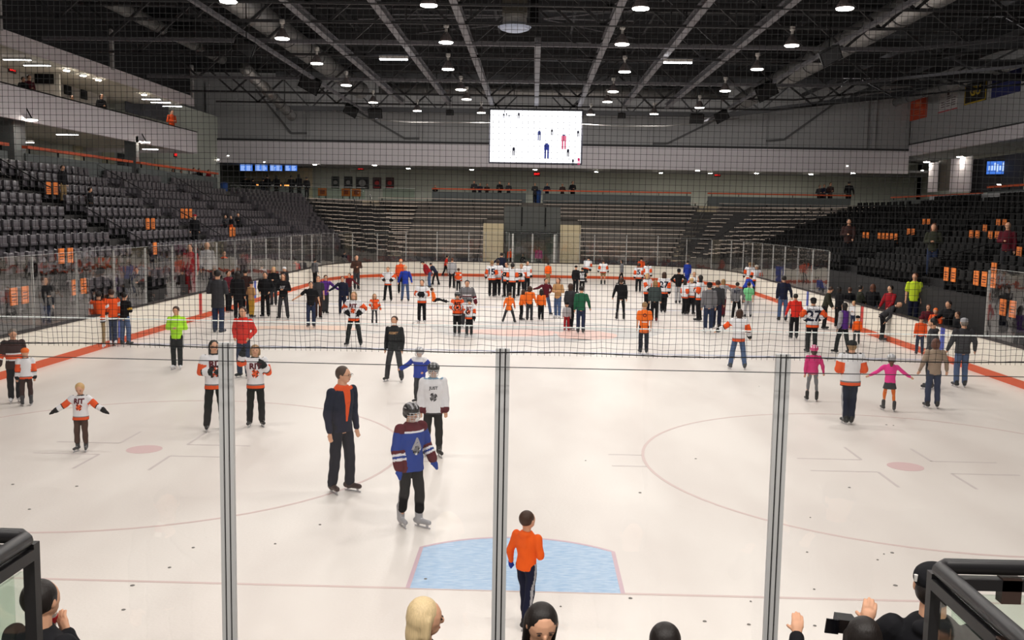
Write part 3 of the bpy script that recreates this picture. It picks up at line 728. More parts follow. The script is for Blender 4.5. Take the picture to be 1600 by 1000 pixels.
# ---------------------------------------------------------------- left concourse + upper gallery
LX = -20.3; LZ = 5.6
mb = MB(); mb.box(-27, LX, 2, 62, LZ-.25, LZ); struct('floor_left_concourse', mb, M_conc)
mb = MB(); mb.box(-27.2, -27, 2, 73, LZ, 12.3); struct('wall_left', mb, M_wallc)
Ye = at_x(308, 220, -20.3)[1]
z1 = at_x(308, 240, -20.3)[2]; z2 = at_x(308, 207, -20.3)[2]; z3 = at_x(305, 167, -20.3)[2]; z4 = at_x(305, 152, -20.3)[2]
mb = MB(); mb.box(-20.5, -20.3, 2, Ye, z1, z2); struct('wall_left_lower_fascia', mb, M_wallw)
mb = MB(); mb.box(-20.5, -20.3, 2, Ye-.4, z3, z4); struct('wall_left_upper_fascia', mb, M_wallw)
mb = MB(); mb.box(-27, -20.5, 2, Ye, z1+.25, z1+.4); struct('ceiling_left_concourse', mb, mat('pale ceiling', (190, 184, 172), .8))
mb = MB(); mb.box(-27, -20.5, 2, Ye-.4, z3+.1, z3+.3); struct('ceiling_left_gallery', mb, mat('pale ceiling', (190, 184, 172), .8))
mb = MB(); mb.box(-20.53, -20.27, 2, Ye, z2, z2+.05); struct('trim_left_gallery_ledge', mb, M_black)
mb = MB(); mb.box(-24.2, -24.0, 2, Ye-4, z1+.4, z3+.1); struct('wall_left_gallery_back', mb, mat('gallery wall', (178, 172, 166), .8))
mb = MB(); mb.box(-27, -20.4, Ye-.2, Ye, z1, z3) if False else mb.box(-27, -20.5, Ye-.2, Ye, z1, z2); struct('wall_left_gallery_end', mb, M_wallw)
mb = MB(); mb.box(-20.6, -20.35, 2, Ye-.4, z4, 16.5); struct('wall_left_upper', mb, M_deck)
for i, px in enumerate((2, 176, 300)):
    y = at_x(px, 100, -20.25)[1]; mb = MB(); mb.box(-20.34, -20.2, y-.12, y+.12, z4-.1, z4+1.8); struct('pillar_left_%d' % (i+1), mb, M_wallg)
gz0 = z1+.4
for yl in (22, 30, 38, 46): area_light((-24, yl, z1+.2), 60)  # unseen fill added under the left concourse ceiling, no fixtures
for xl in (-18, -8, 2, 12, 22): area_light((xl, 76.5, 8.5), 60)  # added fill for the far concourse, not tied to any fixture
for yl in (25, 40, 55, 66): area_light((34, yl, zr_-1.0), 60)  # right concourse fill, added and unseen
# gallery openings, doors, screens on its back wall
def on_left(px, py, X): return at_x(px, py, X)
def panel_left(name, px0, px1, py0, py1, X, m, th=.06):
    a = on_left(px0, (py0+py1)/2, X); b_ = on_left(px1, (py0+py1)/2, X); c = on_left((px0+px1)/2, py1, X)[2]; d = on_left((px0+px1)/2, py0, X)[2]
    mb = MB(); mb.box(X, X+th, a[1], b_[1], c, d); return mb, m
a = at_x(54, 122, -23.6); yy = a[1]; b_ = at_y(84, 122, yy); zt2 = at_y(69, 112, yy)[2]; zb2 = at_y(69, 131, yy)[2]
mb = MB(); mb.box(-24, b_[0]+.25, yy+.02, yy+.14, gz0, z3+.1); struct('partition_left_gallery', mb, mat('gallery wall', (178, 172, 166), .8))
mb = MB(); mb.box(a[0]+.02, b_[0], yy-.04, yy+.02, zb2, zt2); o = mb.build('wall_television', M_black); tag(o, 'black flat television on the upper left gallery wall', 'television')
for i, (x0, x1, y0, y1) in enumerate(((100, 110, 134, 148), (126, 135, 141, 155))):
    mb, m = panel_left('', x0, x1, y0, y1, -23.98, M_black); o = mb.build('framed_picture', [M_black]); tag(o, 'small dark framed picture on the upper gallery wall, %s one' % ('nearer the television' if i == 0 else 'farther from the television'), 'picture')
    a = o.data; 
mb, m = panel_left('', 195, 220, 135, 178, -23.9, M_dsteel); struct('window_1', mb, mat('dark gallery opening', (70, 72, 80), .5))
mb, m = panel_left('', 222, 262, 150, 186, -23.9, M_dsteel); struct('window_2', mb, mat('gallery glazing', (92, 94, 102), .4))
# fluorescent tubes and spots of the gallery
for i, (px, py, L) in enumerate(((27, 92, 38), (58, 101, 36), (236, 154, 26), (251, 159, 28), (269, 165, 27), (105, 209, 30), (34, 221, 32), (235, 232, 22))):
    if py < 200: X = -22.3 ; zc = z3+.1
    else: X = -22.6; zc = z1+.25
    p = at_z(px, py, zc-.06) if py < 200 else at_x(px, py, -21.3); k = dist(p[0], p[1])/F_PX
    o = MB().box(-L*k/2, L*k/2, -.06, .06, -.04, .04).build('tube_light', M_white); o.location = tuple(p)
    if py > 200: MB().tube([(0, 0, .04), (0, 0, max(.06, zc-p[2]))], .015).build('stem', M_black, o)
    MB().box(-L*k/2, L*k/2, -.05, .05, -.055, -.042).build('tube', M_tube, o)
    tag(o, 'linear ceiling light %s' % ('first in the upper left gallery', 'second in the upper left gallery', 'third from the gallery end', 'second from the gallery end', 'last at the gallery end', 'middle one under the left gallery', 'big near one under the left gallery', 'last one under the left gallery')[i], 'lamp', 'linear ceiling lights of the left gallery')
for i, (px, py) in enumerate(((104, 110), (130, 118), (154, 125), (225, 148), (50, 187), (228, 222))):
    zc = z3+.05 if py < 160 else z1-.25
    p = at_z(px, py, zc) if py < 160 else at_x(px, py, -20.1)
    o = downlight(p, 'round spotlight on the left gallery, %s' % ('first of three in a row', 'middle of three in a row', 'last of three in a row', 'beside the end tubes', 'big one hung before the lower fascia', 'small one before the lower fascia near its end')[i], .13 if i < 4 else .2, 'round spotlights on the left gallery')
    if i >= 4: MB().beam((0, 0, .04), (-.24, 0, .5), .04).build('arm', M_black, o)
exit_sign(19, 108, 0, 'red lit exit sign in the upper left gallery', X=-23.97)
exit_sign(274, 242, 0, 'red lit exit sign near the end of the left concourse', X=-26.97)
# left guard rail, pillars, doors
ya = at_x(-60, 232, LX+.1)[1]
guard((LX+.15, 16), (LX+.15, at_x(30, 243, LX)[1]-1.2), LZ, 'grey guard wall with orange rail at the left edge of the left concourse')
guard((LX+.15, at_x(33, 243, LX)[1]), (LX+.15, at_x(200, 262, LX)[1]), LZ, 'long grey guard wall with orange rail above the left stand')
guard((LX+.15, at_x(212, 264, LX)[1]), (LX+.15, at_x(335, 280, LX)[1]), LZ, 'grey guard wall with orange rail at the far end of the left concourse')
for i, (px, wd, X) in enumerate(((21, .9, -21.2), (206, .35, -20.6))):
    y = at_x(px, 250, X)[1]; mb = MB(); mb.box(X-.3, X+.3, y-wd/2, y+wd/2, LZ, z1+.3); struct('column_left_%d' % (i+1), mb, mat('dark column', (84, 88, 90), .7))
for i, (x0, x1, y0, y1, c) in enumerate(((115, 128, 227, 262, (214, 208, 178)), (160, 178, 236, 270, (206, 204, 174)), (184, 194, 240, 280, (60, 62, 62)), (196, 212, 243, 285, (196, 198, 190)), (242, 268, 250, 290, (206, 204, 184)))):
    mb, m = panel_left('', x0, x1, y0, y1+12, -26.98, None); struct('door_%d' % (i+1), mb, mat('left door %d' % i, c, .7))

# ---------------------------------------------------------------- right concourse and wall
RX = 31.5
mb = MB(); mb.box(rowR(13)[0]+.8, 40, 2, FY, 5.05, 5.35); struct('floor_right_concourse', mb, M_conc)
zr = at_x(1375, 236, RX)[2]
mb = MB(); mb.box(RX, RX+.25, 5, 72.3, zr, 16); struct('wall_right_upper', mb, M_wallg)
mb = MB(); mb.box(RX-.05, RX+.25, 5, 72.3, zr-.9, zr); struct('wall_right_fascia', mb, M_wallw)
mb = MB(); mb.box(RX-.1, RX+.26, 5, 72.3, zr, zr+.1); struct('trim_right_ledge', mb, M_dsteel)
mb = MB(); mb.box(RX+5, RX+5.2, 5, 82, 5.3, 10); struct('wall_right', mb, M_wallc)
mb = MB(); mb.box(RX+.25, RX+5, 5, 82, zr-.9, zr-.8); struct('ceiling_right_concourse', mb, M_wallg)
def panel_right(px0, px1, py0, py1, X, th=.06):
    a = at_x(px0, (py0+py1)/2, X); b_ = at_x(px1, (py0+py1)/2, X); c = at_x((px0+px1)/2, py1, X)[2]; d = at_x((px0+px1)/2, py0, X)[2]
    mb = MB(); mb.box(X-th, X, b_[1], a[1], c, d); return mb
for i, (x0, x1, y0, y1, m_) in enumerate(((1452, 1466, 254, 292, M_wallw), (1466, 1486, 250, 290, mat('shutter', (96, 90, 80), .6)), (1486, 1519, 246, 292, M_wallw))):
    struct('wall_right_pier_%d' % (i+1), panel_right(x0, x1, y0, y1+8, RX+.1+.2*(i == 1)), m_)
struct('wall_right_recess', panel_right(1519, 1600, 244, 300, RX+.9), mat('dark recess', (54, 54, 60), .7))
e = empty('wall_television', (0, 0, 0), 'blue lit television in the dark recess at the right wall', 'television')
a = at_x(1561, 262, RX+.6); e.location = tuple(a); k = dist(a[0], a[1])/F_PX
e.rotation_euler = (0, 0, math.radians(-35))
mb = MB(); mb.box(-17*k, 17*k, -.02, .06, -10*k, 10*k); mb.build('case', M_black, e)
mb = MB(); mb.box(-15.5*k, 15.5*k, -.03, -.02, -8.8*k, 8.8*k); mb.build('display', M_scr, e)
mb = MB()
for i in range(8): mb.box((-13+3.4*i)*k, (-11+3.4*i)*k, -.036, -.031, (-6+rr.uniform(0, 4))*k, (2+rr.uniform(0, 5))*k)
mb.build('picture', M_scw, e)
struct('door_6', panel_right(1404, 1425, 279, 297, RX+4.9), mat('dark door', (60, 66, 70), .6))
for i, (px, py) in enumerate(((1448, 253), (1500, 245), (1441, 266), (1468, 264), (1561, 288))):
    p = at_x(px, py, RX-.15 if i < 2 else RX+3 if i < 4 else RX-2)
    o = downlight(p, 'round white lamp on the right concourse, %s' % ('at the soffit over the rail', 'near the dark television recess', 'deep in the concourse by the blue glow', 'before the shutter', 'low one under the television')[i], .22 if i < 2 else .12, 'round lamps of the right concourse')
mb = MB(); A = at_x(1456, 307, 25.3); B = at_x(1640, 300, 25.3); mb.box(25.15, 25.35, B[1], A[1], at_x(1500, 324, 25.3)[2], A[2]); struct('wall_right_low', mb, M_wallg)
guard((26.2, 37), (26.2, 46), 5.35, 'short guard wall with orange rail before the television recess')
# banners on the right wall
BN = (((1395, 1418, 160, 191), (46, 42, 44), 'black banner with faint red print, smallest on the right wall'), ((1422, 1447, 150, 186), (198, 74, 44), 'orange banner on the right wall'), ((1466, 1496, 137, 173), (196, 192, 192), 'white banner with dark printed lines and red edge on the right wall'), ((1507, 1540, 124, 160), (26, 24, 22), 'black banner with yellow border and yellow letters on the right wall'), ((1549, 1593, 112, 148), (34, 38, 92), 'navy blue banner, largest on the right wall'))
for i, ((x0, x1, y0, y1), c, lab) in enumerate(BN):
    e = empty('hanging_banner', (0, 0, 0), lab, 'banner')
    a = at_x(x0, (y0+y1)/2, RX-.1); b_ = at_x(x1, (y0+y1)/2, RX-.1); zt_ = at_x((x0+x1)/2, y0-0, RX-.1)[2]; zb_ = at_x((x0+x1)/2, y1, RX-.1)[2]
    yc = (a[1]+b_[1])/2; Lh = (a[1]-b_[1])/2; zc = (zt_+zb_)/2; Hh = (zt_-zb_)/2
    e.location = (RX-.03, yc, zc)
    mb = MB(); mb.box(-.03, .03, -Lh, Lh, -Hh, Hh); mb.build('cloth', mat('banner cloth %d' % i, c, .8), e)
    mb = MB()
    if i == 3:
        for q in ((-Lh, -Lh+.1, -Hh, Hh), (Lh-.1, Lh, -Hh, Hh), (-Lh, Lh, -Hh, -Hh+.1), (-Lh, Lh, Hh-.1, Hh)): mb.box(-.04, -.031, *q)
        v, f = text_cached('GU', 1.0, .03); mb.add([(-.035-z, -x*1.2, y*.9) for x, y, z in v], f); mb.build('lettering', mat('yellow print', (190, 160, 40), .7), e)
    elif i == 2:
        mb.box(-.04, -.031, -Lh, Lh, -Hh, -Hh+.08, 1)
        mb.box(-.04, -.031, -.2, .2, Hh*.35, Hh*.85, 0)
        for r_ in range(5):
            for c_ in range(3 if r_ > 1 else 1+r_): mb.box(-.04, -.031, (-.75+c_*.55+(.5 if r_ == 0 else 0))*Lh, (-.4+c_*.55+(.5 if r_ == 0 else 0))*Lh, (.2-r_*.2)*Hh, (.27-r_*.2)*Hh, 0)
        mb.build('print', [mat('banner dark print', (60, 30, 36), .7), mat('banner red edge', (180, 40, 50), .7)], e)
    else:
        mb.box(-.04, -.031, -Lh*.35, Lh*.35, Hh*.1, Hh*.55)
        for r_ in range(3): mb.box(-.04, -.031, -Lh*.6, Lh*.6, (-.15-.2*r_)*Hh, (-.08-.2*r_)*Hh)
        mb.build('print', mat('banner print %d' % i, {0: (90, 36, 36), 1: (220, 110, 70), 4: (50, 60, 110)}[i], .8), e)
mb = MB(); mb.box(RX-.1, RX, 5, 72.3, 14.2, 14.6)
# back and near walls so the hall is closed
mb = MB(); mb.box(-36, 42, -16, -15.8, -.1, 16.5); struct('wall_near', mb, M_wallg)
mb = MB(); mb.box(-36, -35.8, -16, 82, -.1, 16.5); struct('wall_left_outer', mb, M_deck)
mb = MB(); mb.box(41.8, 42, -16, 82, -.1, 16.5); struct('wall_right_outer', mb, M_deck)
# ---------------------------------------------------------------- roof
mb = MB(); mb.box(-36, 42, -16, 82, 16.0, 16.2); struct('ceiling_deck', mb, M_deck)
ZB = 11.2
ylines = [8, 38, 70, 90, 128, 150, 166]
def truss(Y, lab, zb_=ZB, ch=.16, bright=False, depth=2.2):
    e = empty('roof_truss', (0, Y, zb_), lab, 'roof truss', 'dark steel roof trusses spanning the hall')
    mc = M_beam if bright else M_dsteel
    mb = MB(); mb.beam((-20.2, 0, -.0), (-8, 0, 0), ch, ch); mb.beam((-8, 0, 0), (8, 0, 0), ch, ch); mb.beam((8, 0, 0), (15, 0, 0), ch, ch); mb.beam((15, 0, 0), (31, 0, depth*.85), ch, ch); mb.build('bottom_chord', mc, e)
    mb = MB(); mb.beam((-20.2, 0, depth), (31, 0, depth), .3, .4); mb.build('top_chord', M_dsteel, e)
    mb = MB(); x = -20.
    i = 0
    while x < 29:
        lo = lambda q: max(0, (q-15)/16*depth*.85)
        mb.beam((x, 0, lo(x) if i % 2 else depth), (x+2.5, 0, depth if i % 2 else lo(x+2.5)), .1, .1); x += 2.5; i += 1
    mb.build('web', M_dsteel, e)
ys = []
for i, py in enumerate(ylines):
    p = at_z(835, py, ZB); ys.append(p[1]); truss(p[1], 'dark steel roof truss crossing the hall, %s from the camera' % ('first', 'second', 'third', 'fourth', 'fifth', 'sixth', 'seventh')[i], bright=py in (70, 128), ch=.1 if py not in (70, 128) else .14)
for i, Y in enumerate((2, 12)): truss(Y, 'dark steel roof truss above the near ice, outside the picture' )
truss(66, 'deep dark roof truss in front of the far wall', 12.4, .35, depth=2.6)
Yend = ys[-1]
BX = [at_z(px, 167.5, ZB)[0] for px in (635, 705, 770, 838, 905, 975, 1043)]
for i, x in enumerate(BX):
    y0 = -4 if i != 3 else ys[2]-.2
    e = empty('roof_beam', (x, y0, ZB), 'long grey steel beam running down the hall, %s of seven from the left' % ('first', 'second', 'third', 'middle, ending over the scoreboard', 'fifth', 'sixth', 'last')[i], 'beam', 'long grey roof beams')
    mb = MB(); mb.box(-.13, .13, 0, Yend-y0, -.02, .02); mb.box(-.13, .13, 0, Yend-y0, .22, .26); mb.box(-.02, .02, 0, Yend-y0, .02, .22); mb.build('girder', M_beam, e)
    mb = MB(); y = 1.0
    while y < Yend-y0: mb.beam((0, y, .26), (0, y, 2.0), .05); y += 4.2
    mb.build('hanger', M_dsteel, e)
# purlins high up
for i in range(12):
    x = -18+4*i; mb = MB(); mb.beam((x, -8, 14.6), (x, 71, 14.6), .12, .3); o = mb.build('roof_purlin', M_dsteel); tag(o, 'dark purlin high under the roof deck, running down the hall', 'purlin', 'dark purlins under the roof deck')
# x-bracing near the middle
for i, (a, b_) in enumerate((((560, 30), (790, 27)), ((650, 52), (790, 38)), ((850, 29), (1010, 14)), ((850, 30), (992, 60)), ((850, 29), (990, 33)), ((590, 22), (788, 24)))):
    A = at_z(*a, 12.6); B = at_z(*b_, 12.6)
    mb = MB(); mb.tube([tuple(A), tuple(B)], .03, n=5); o = mb.build('brace_rod', M_beam); tag(o, 'thin grey brace rod beside the hanging heater, %s' % ('upper left', 'lower left', 'upper right', 'lower right', 'middle right', 'top left')[i], 'rod')
# ducts
M_duct = mat('galvanised duct', (150, 150, 150), .42, .6, bump=.3, bscale=3)
def duct(pts, r, lab):
    e = empty('air_duct', pts[0], lab, 'duct'); P = [Vector(p)-Vector(pts[0]) for p in pts]
    mb = MB(); mb.tube(P, r, n=18); mb.build('pipe', M_duct, e, smooth=True)
    for t in (.2, .8): q = P[0].lerp(P[-1], t); mb = MB(); mb.tube([q+Vector((0, 0, r)), q+Vector((0, 0, 16-pts[0][2]-q.z))], .02, n=4); mb.build('hanger', M_black, e)
    L = (P[-1]-P[0]).length; n = int(L/3); d = (P[-1]-P[0]).normalized()
    for i in range(n+1): c = P[0]+d*min(L-.1, .1+i*3); mb = MB(); mb.tube([c, c+d*.08], r+.03, n=18); mb.build('seam_ring', mat('duct seam', (92, 92, 94), .5, .5), e)
duct([(-11.8, 6, 12.6), (-11.8, 56, 12.6)], .55, 'big round galvanised air duct running along the left of the roof')
duct([(13.9, 6, 12.2), (13.9, 56, 12.2)], .55, 'big round galvanised air duct running along the right of the roof')
YD = at_z(835, 145, 12.6)[1]
duct([(-10.5, YD, 12.75), (13.0, YD, 12.75)], .42, 'round air duct crossing the hall in front of the scoreboard')
duct([(-19.3, 12, 13.6), (-19.3, 50, 13.6)], .3, 'thin silvery duct high along the left wall')
duct([(28.6, 20, 13.8), (28.6, 68, 13.8)], .3, 'thin silvery duct high along the right wall')
duct([(-15.5, 42, 11.9), (-17.5, 60, 11.2)], .32, 'short silvery duct slanting down at the left rear')
# long cable trays
for x, z, l in ((-10.9, 11.0, 'left'), (11.8, 11.2, 'right')):
    mb = MB(); mb.beam((x, 0, z), (x, Yend+6, z-.2), .14, .14); o = mb.build('cable_tray', M_beam); tag(o, 'long grey cable tray running under the roof on the '+l, 'cable tray')
# hanging heater in the middle
p = at_z(804, 47, 10.6); e = empty('hanging_heater', (p[0], p[1], 10.6), 'square unit hanging from the roof with a pale round diffuser beneath', 'heater')
mb = MB(); mb.box(-.42, .42, -.42, .42, .5, 1.9); mb.build('housing', mat('heater housing', (74, 70, 62), .6), e)
mb = MB(); mb.lathe([(.36, .5), (.4, .4), (.42, .22)], n=16); mb.build('collar', M_steel, e)
mb = MB(); mb.lathe([(.58, .1), (.5, .02), (.3, -.05), (.05, -.07)], n=20); mb.build('diffuser', mat('pale diffuser', (170, 184, 210), .4), e)
mb = MB(); mb.box(-.03, .03, -.03, .03, 1.9, 4.0); mb.box(-.03, .03, -.03, .03, .1, .25); mb.build('hanger', M_black, e)
mb = MB(); x = at_y(834, 30, 26)[0]; mb.box(x-.16, x+.16, 26, 26.3, 11.3, 15.9); o = mb.build('cable_column', M_black); tag(o, 'black vertical cable column hanging beside the heater', 'cable column')

# high bay lamps
LAMPS = [(357, 2), (670, 8), (1001, 13), (1320, 13), (441, 60), (697, 66), (972, 69), (1237, 71), (495, 99), (700, 108), (976, 112), (1183, 108), (541, 133), (729, 155), (958, 143), (1133, 142), (583, 160), (720, 140), (949, 159), (1093, 168), (652, 173), (752, 176), (923, 179), (1022, 178)]
def lamp_at(x, y, lab, z=LAMP_Z):
    e = empty('high_bay_lamp', (x, y, z), lab, 'lamp', 'white high bay lamps under the roof')
    mb = MB(); mb.lathe([(.27, 0), (.25, .06), (.17, .2), (.09, .33), (.06, .36)], n=18); mb.build('reflector', mat('grey lamp bell', (150, 140, 140), .4, .2), e, smooth=True)
    mb = MB(); mb.lathe([(.25, -.03), (.262, .0)], n=20); mb.build('lens', M_lens, e)
    mb = MB(); mb.lathe([(.05, .36), (.05, .5), (.1, .54), (.1, .66)], n=10); mb.build('ballast', M_white, e)
    mb = MB(); mb.tube([(0, 0, .66), (0, 0, 16.0-z)], .01, n=4); mb.build('cord', M_black, e)
    area_light((x, y, z-.06), LAMP_W)
rown = ('first row from the camera', 'second row', 'third row', 'fourth row', 'fifth row', 'sixth row')
order = ('leftmost', 'left of the middle', 'right of the middle', 'rightmost')
for i, (px, py) in enumerate(LAMPS):
    p = at_z(px, py, LAMP_Z); lamp_at(p[0], p[1], 'glowing white high bay lamp, %s of the %s' % (order[i % 4], rown[i//4]))
for Y in (-1, 6, 12.5):
    for x in (-8, -2.7, 2.7, 8): area_light((x, Y, LAMP_Z), LAMP_W*(.8 if Y < 10 else 1))
for Y in (-12, -8): 
    for x in (-6, 0, 6): area_light((x, Y, 9.0), 330)  # unseen overhead lights added above the near stand, without fixtures
for x in (-18, -6, 6, 18): added_flood((x, 60, 12.6), (x*1.1, 72.3, 8.5), 130)  # fixtureless fill added to brighten the upper far wall
for x in (-10, 0, 10): added_flood((x, 56, 11.8), (x*1.2, 66, 3), 260)  # added unseen fill that lifts the far benches
for y in (34, 52): added_flood((19, y, 12.5), (31.4, y+2, 10), 190)  # right wall brightened by added floods with no fixtures
for i, (px, py) in enumerate(((615, 92), (1059, 97))):
    p = at_z(px, py, 11.0); e = empty('linear_lamp', tuple(p), 'long white fluorescent lamp under the roof on the '+('left', 'right')[i], 'lamp')
    mb = MB(); mb.box(-.62, .62, -.08, .08, 0, .12); mb.build('housing', M_white, e); mb = MB(); mb.tube([(0, 0, .1), (0, 0, 5.0)], .01, n=4); mb.build('cord', M_black, e); mb = MB(); mb.box(-.6, .6, -.07, .07, -.05, -.005); mb.build('tube', M_tube, e)
# loudspeakers
for i, (px, py, s, tilt) in enumerate(((385, 72, .9, .5), (487, 130, 1.2, .5), (550, 172, .95, .5), (587, 176, .95, 0), (703, 175, .55, 0), (971, 180, .55, 0), (1088, 184, .95, 0), (1126, 181, .95, -.5), (1195, 141, 1.2, -.5), (1295, 86, .8, -.5))):
    d = (36, 48, 58, 58, 60, 60, 58, 58, 48, 32)[i]; p = np.array(CAM)+ray(px, py)*d
    e = empty('loudspeaker', tuple(p), 'black loudspeaker cluster hung from the roof, %s from the left' % ('first', 'second', 'third', 'fourth', 'fifth, small', 'sixth, small', 'seventh', 'eighth', 'ninth', 'tenth')[i], 'loudspeaker', 'black loudspeakers hung from the roof')
    RR = Matrix.Rotation(tilt, 4, 'Y') @ Matrix.Rotation(.4, 4, 'X')
    k = s*.45
    mb = MB(); mb.add([(-k, -k*.5, -k*.7), (k, -k*.5, -k*.7), (k, -k*.5, k*.7), (-k, -k*.5, k*.7), (-k*.7, k*.5, -k*.5), (k*.7, k*.5, -k*.5), (k*.7, k*.5, k*.5), (-k*.7, k*.5, k*.5)], [(0, 1, 2, 3), (4, 7, 6, 5), (0, 4, 5, 1), (1, 5, 6, 2), (2, 6, 7, 3), (3, 7, 4, 0)]); o_ = mb.build('cabinet', M_black, e); o_.matrix_local = RR
    mb = MB(); mb.box(-k*.85, k*.85, -k*.54, -k*.5, -k*.6, k*.6); o_ = mb.build('grille', mat('speaker cloth', (30, 30, 32), .9), e); o_.matrix_local = RR
    mb = MB(); mb.tube([(0, 0, k*.6), (0, 0, 16.0-p[2])], .02, n=4); mb.build('hanger', M_black, e)
# scoreboard screen
SY = Yend-.3
a = at_y(766, 214, SY); b_ = at_y(908.5, 214, SY); zt_ = at_y(837, 173, SY)[2]; zb_ = at_y(837, 254, SY)[2]
e = empty('video_screen', ((a[0]+b_[0])/2, SY, (zt_+zb_)/2), 'big bright video screen hung from the roof showing skaters on white ice', 'screen')
W2 = (b_[0]-a[0])/2; H2 = (zt_-zb_)/2
mb = MB(); mb.box(-W2-.08, W2+.08, -.02, .35, -H2-.08, H2+.12); mb.build('case', mat('dark navy casing', (28, 28, 44), .5), e)
mb = MB(); mb.box(-W2, W2, -.03, -.021, -H2, H2); mb.build('display', emit_mat('bright white display', (250, 250, 255), 2.2), e)
fig = MB(); cols = [(70, 80, 140), (60, 70, 150), (240, 120, 150), (50, 50, 60), (230, 60, 120), (190, 190, 200)]
def sx(px): return (px-760)/10
def F(cx, cy, h, c, dark=3):   # crop pixels (10 per target px) inside the 1600x1000 crop
    X = ((760+cx/10)-837.2)/71.2*W2; Z = -((160+cy/10)-213.5)/40.5*H2; s = h/10/40.5*H2
    for q, (w_, z0, z1, mi) in enumerate(((.1, .42, .5, dark), (.17, .05, .42, c), (.08, -.5, .05, c if c < 3 else dark))):
        if q < 2: fig.box(X-w_*s*1.0, X+w_*s*1.0, -.036, -.031, Z+z0*s, Z+z1*s, mi)
        else: fig.box(X-.15*s, X-.03*s, -.036, -.031, Z+z0*s, Z+z1*s, mi); fig.box(X+.04*s, X+.16*s, -.036, -.031, Z+z0*s, Z+z1*s, mi)
F(825, 515, 150, 0, 0); F(945, 755, 240, 1, 0); F(1210, 610, 230, 2, 0); F(1280, 780, 120, 3); F(430, 770, 130, 3); F(1430, 480, 100, 3); F(500, 210, 90, 3); F(265, 215, 70, 3); F(310, 205, 60, 3); F(350, 225, 50, 3); F(1022, 460, 90, 3); F(1360, 930, 100, 3); F(1450, 910, 110, 4, 4); F(275, 150, 30, 3)
for x0, x1, y in ((80, 480, 325), (540, 800, 330), (940, 1040, 336), (1200, 1380, 346)):
    X0 = ((760+x0/10)-837.2)/71.2*W2; X1 = ((760+x1/10)-837.2)/71.2*W2; Z = -((160+y/10)-213.5)/40.5*H2; fig.box(X0, X1, -.034, -.031, Z-.015, Z+.015, 5)
fig.build('picture', [emit_mat('screen tint %d' % i, c, .9) for i, c in enumerate(cols)], e)
for x in (-W2+.3, 0, W2-.3):
    mb = MB(); mb.tube([(x, .15, H2+.1), (x, .15, H2+.1+max(.2, ZB-zt_))], .03, n=5); mb.build('hanger', M_black, e)
# thin wires crossing in front of the far wall
for i, (pts, Y) in enumerate((([(522, 173), (575, 186), (640, 191), (766, 192)], 50), ([(908, 194), (960, 197), (1040, 197), (1155, 185)], 50))):
    mb = MB(); mb.tube([tuple(at_y(x, y, Y)) for x, y in pts], .03, n=5); o = mb.build('sagging_cable', mat('grey cable', (110, 108, 106), .6)); tag(o, 'thin sagging cable strung from the %s side to the video screen' % ('left', 'right')[i], 'cable')
# ---------------------------------------------------------------- people
CLR = dict(white=(222, 222, 226), orange=(222, 84, 36), bright=(238, 96, 30), black=(20, 20, 24), navy=(24, 28, 50), dnavy=(20, 22, 38), jeans=(72, 92, 128), djeans=(40, 50, 76), ljeans=(112, 132, 164),
    grey=(112, 112, 116), lgrey=(160, 160, 164), dgrey=(52, 52, 56), maroon=(88, 24, 36), brown=(70, 48, 40), dbrown=(56, 36, 34), khaki=(140, 118, 84), neon=(172, 232, 50), lime=(190, 214, 50), red=(206, 46, 36), dred=(150, 26, 36),
    blue=(34, 58, 156), rblue=(34, 62, 140), pink=(200, 44, 112), hot=(226, 52, 140), purple=(86, 44, 130), green=(34, 92, 66), olive=(48, 50, 40), beige=(150, 132, 114), teal=(60, 70, 70), mint=(120, 200, 140), yellow=(220, 190, 40), gold=(190, 150, 60), skyblue=(120, 160, 190), tan=(182, 140, 96), oran2=(232, 110, 40), legor=(220, 110, 40), cream=(206, 198, 184),
    blond=(196, 160, 108), dblond=(150, 118, 80), bhair=(28, 22, 20), brhair=(62, 40, 28), auburn=(92, 52, 34), greyh=(120, 112, 104), platinum=(206, 182, 140), skin=(208, 158, 128), skin2=(166, 116, 88))
def cm(c, kind='cloth'):
    if kind == 'cloth': return mat('fabric '+c, CLR[c], .85, spec=.2, bump=.5, bscale=9, var=.06, scale=5)
    if kind == 'hair':
        if 'hair '+c in MATS: return MATS['hair '+c]
        m = mat('hair '+c, CLR[c], .5, spec=.35, bump=.6, bscale=1.0, var=.3, scale=1.0); nt = m.node_tree
        mp = nt.nodes.new('ShaderNodeMapping'); mp.inputs['Scale'].default_value = (130, 130, 9); tc = [n for n in nt.nodes if n.type == 'TEX_COORD'][0]
        for n in nt.nodes:
            if n.type == 'TEX_NOISE': nt.links.new(mp.outputs[0], n.inputs['Vector'])
            if n.type == 'BUMP': n.inputs['Distance'].default_value = .004
        nt.links.new(tc.outputs['Object'], mp.inputs[0]); return m
    if kind == 'skin': return mat('skin '+c, CLR[c], .55, spec=.3)
    return mat(kind+' '+c, CLR[c], .35, spec=.5)
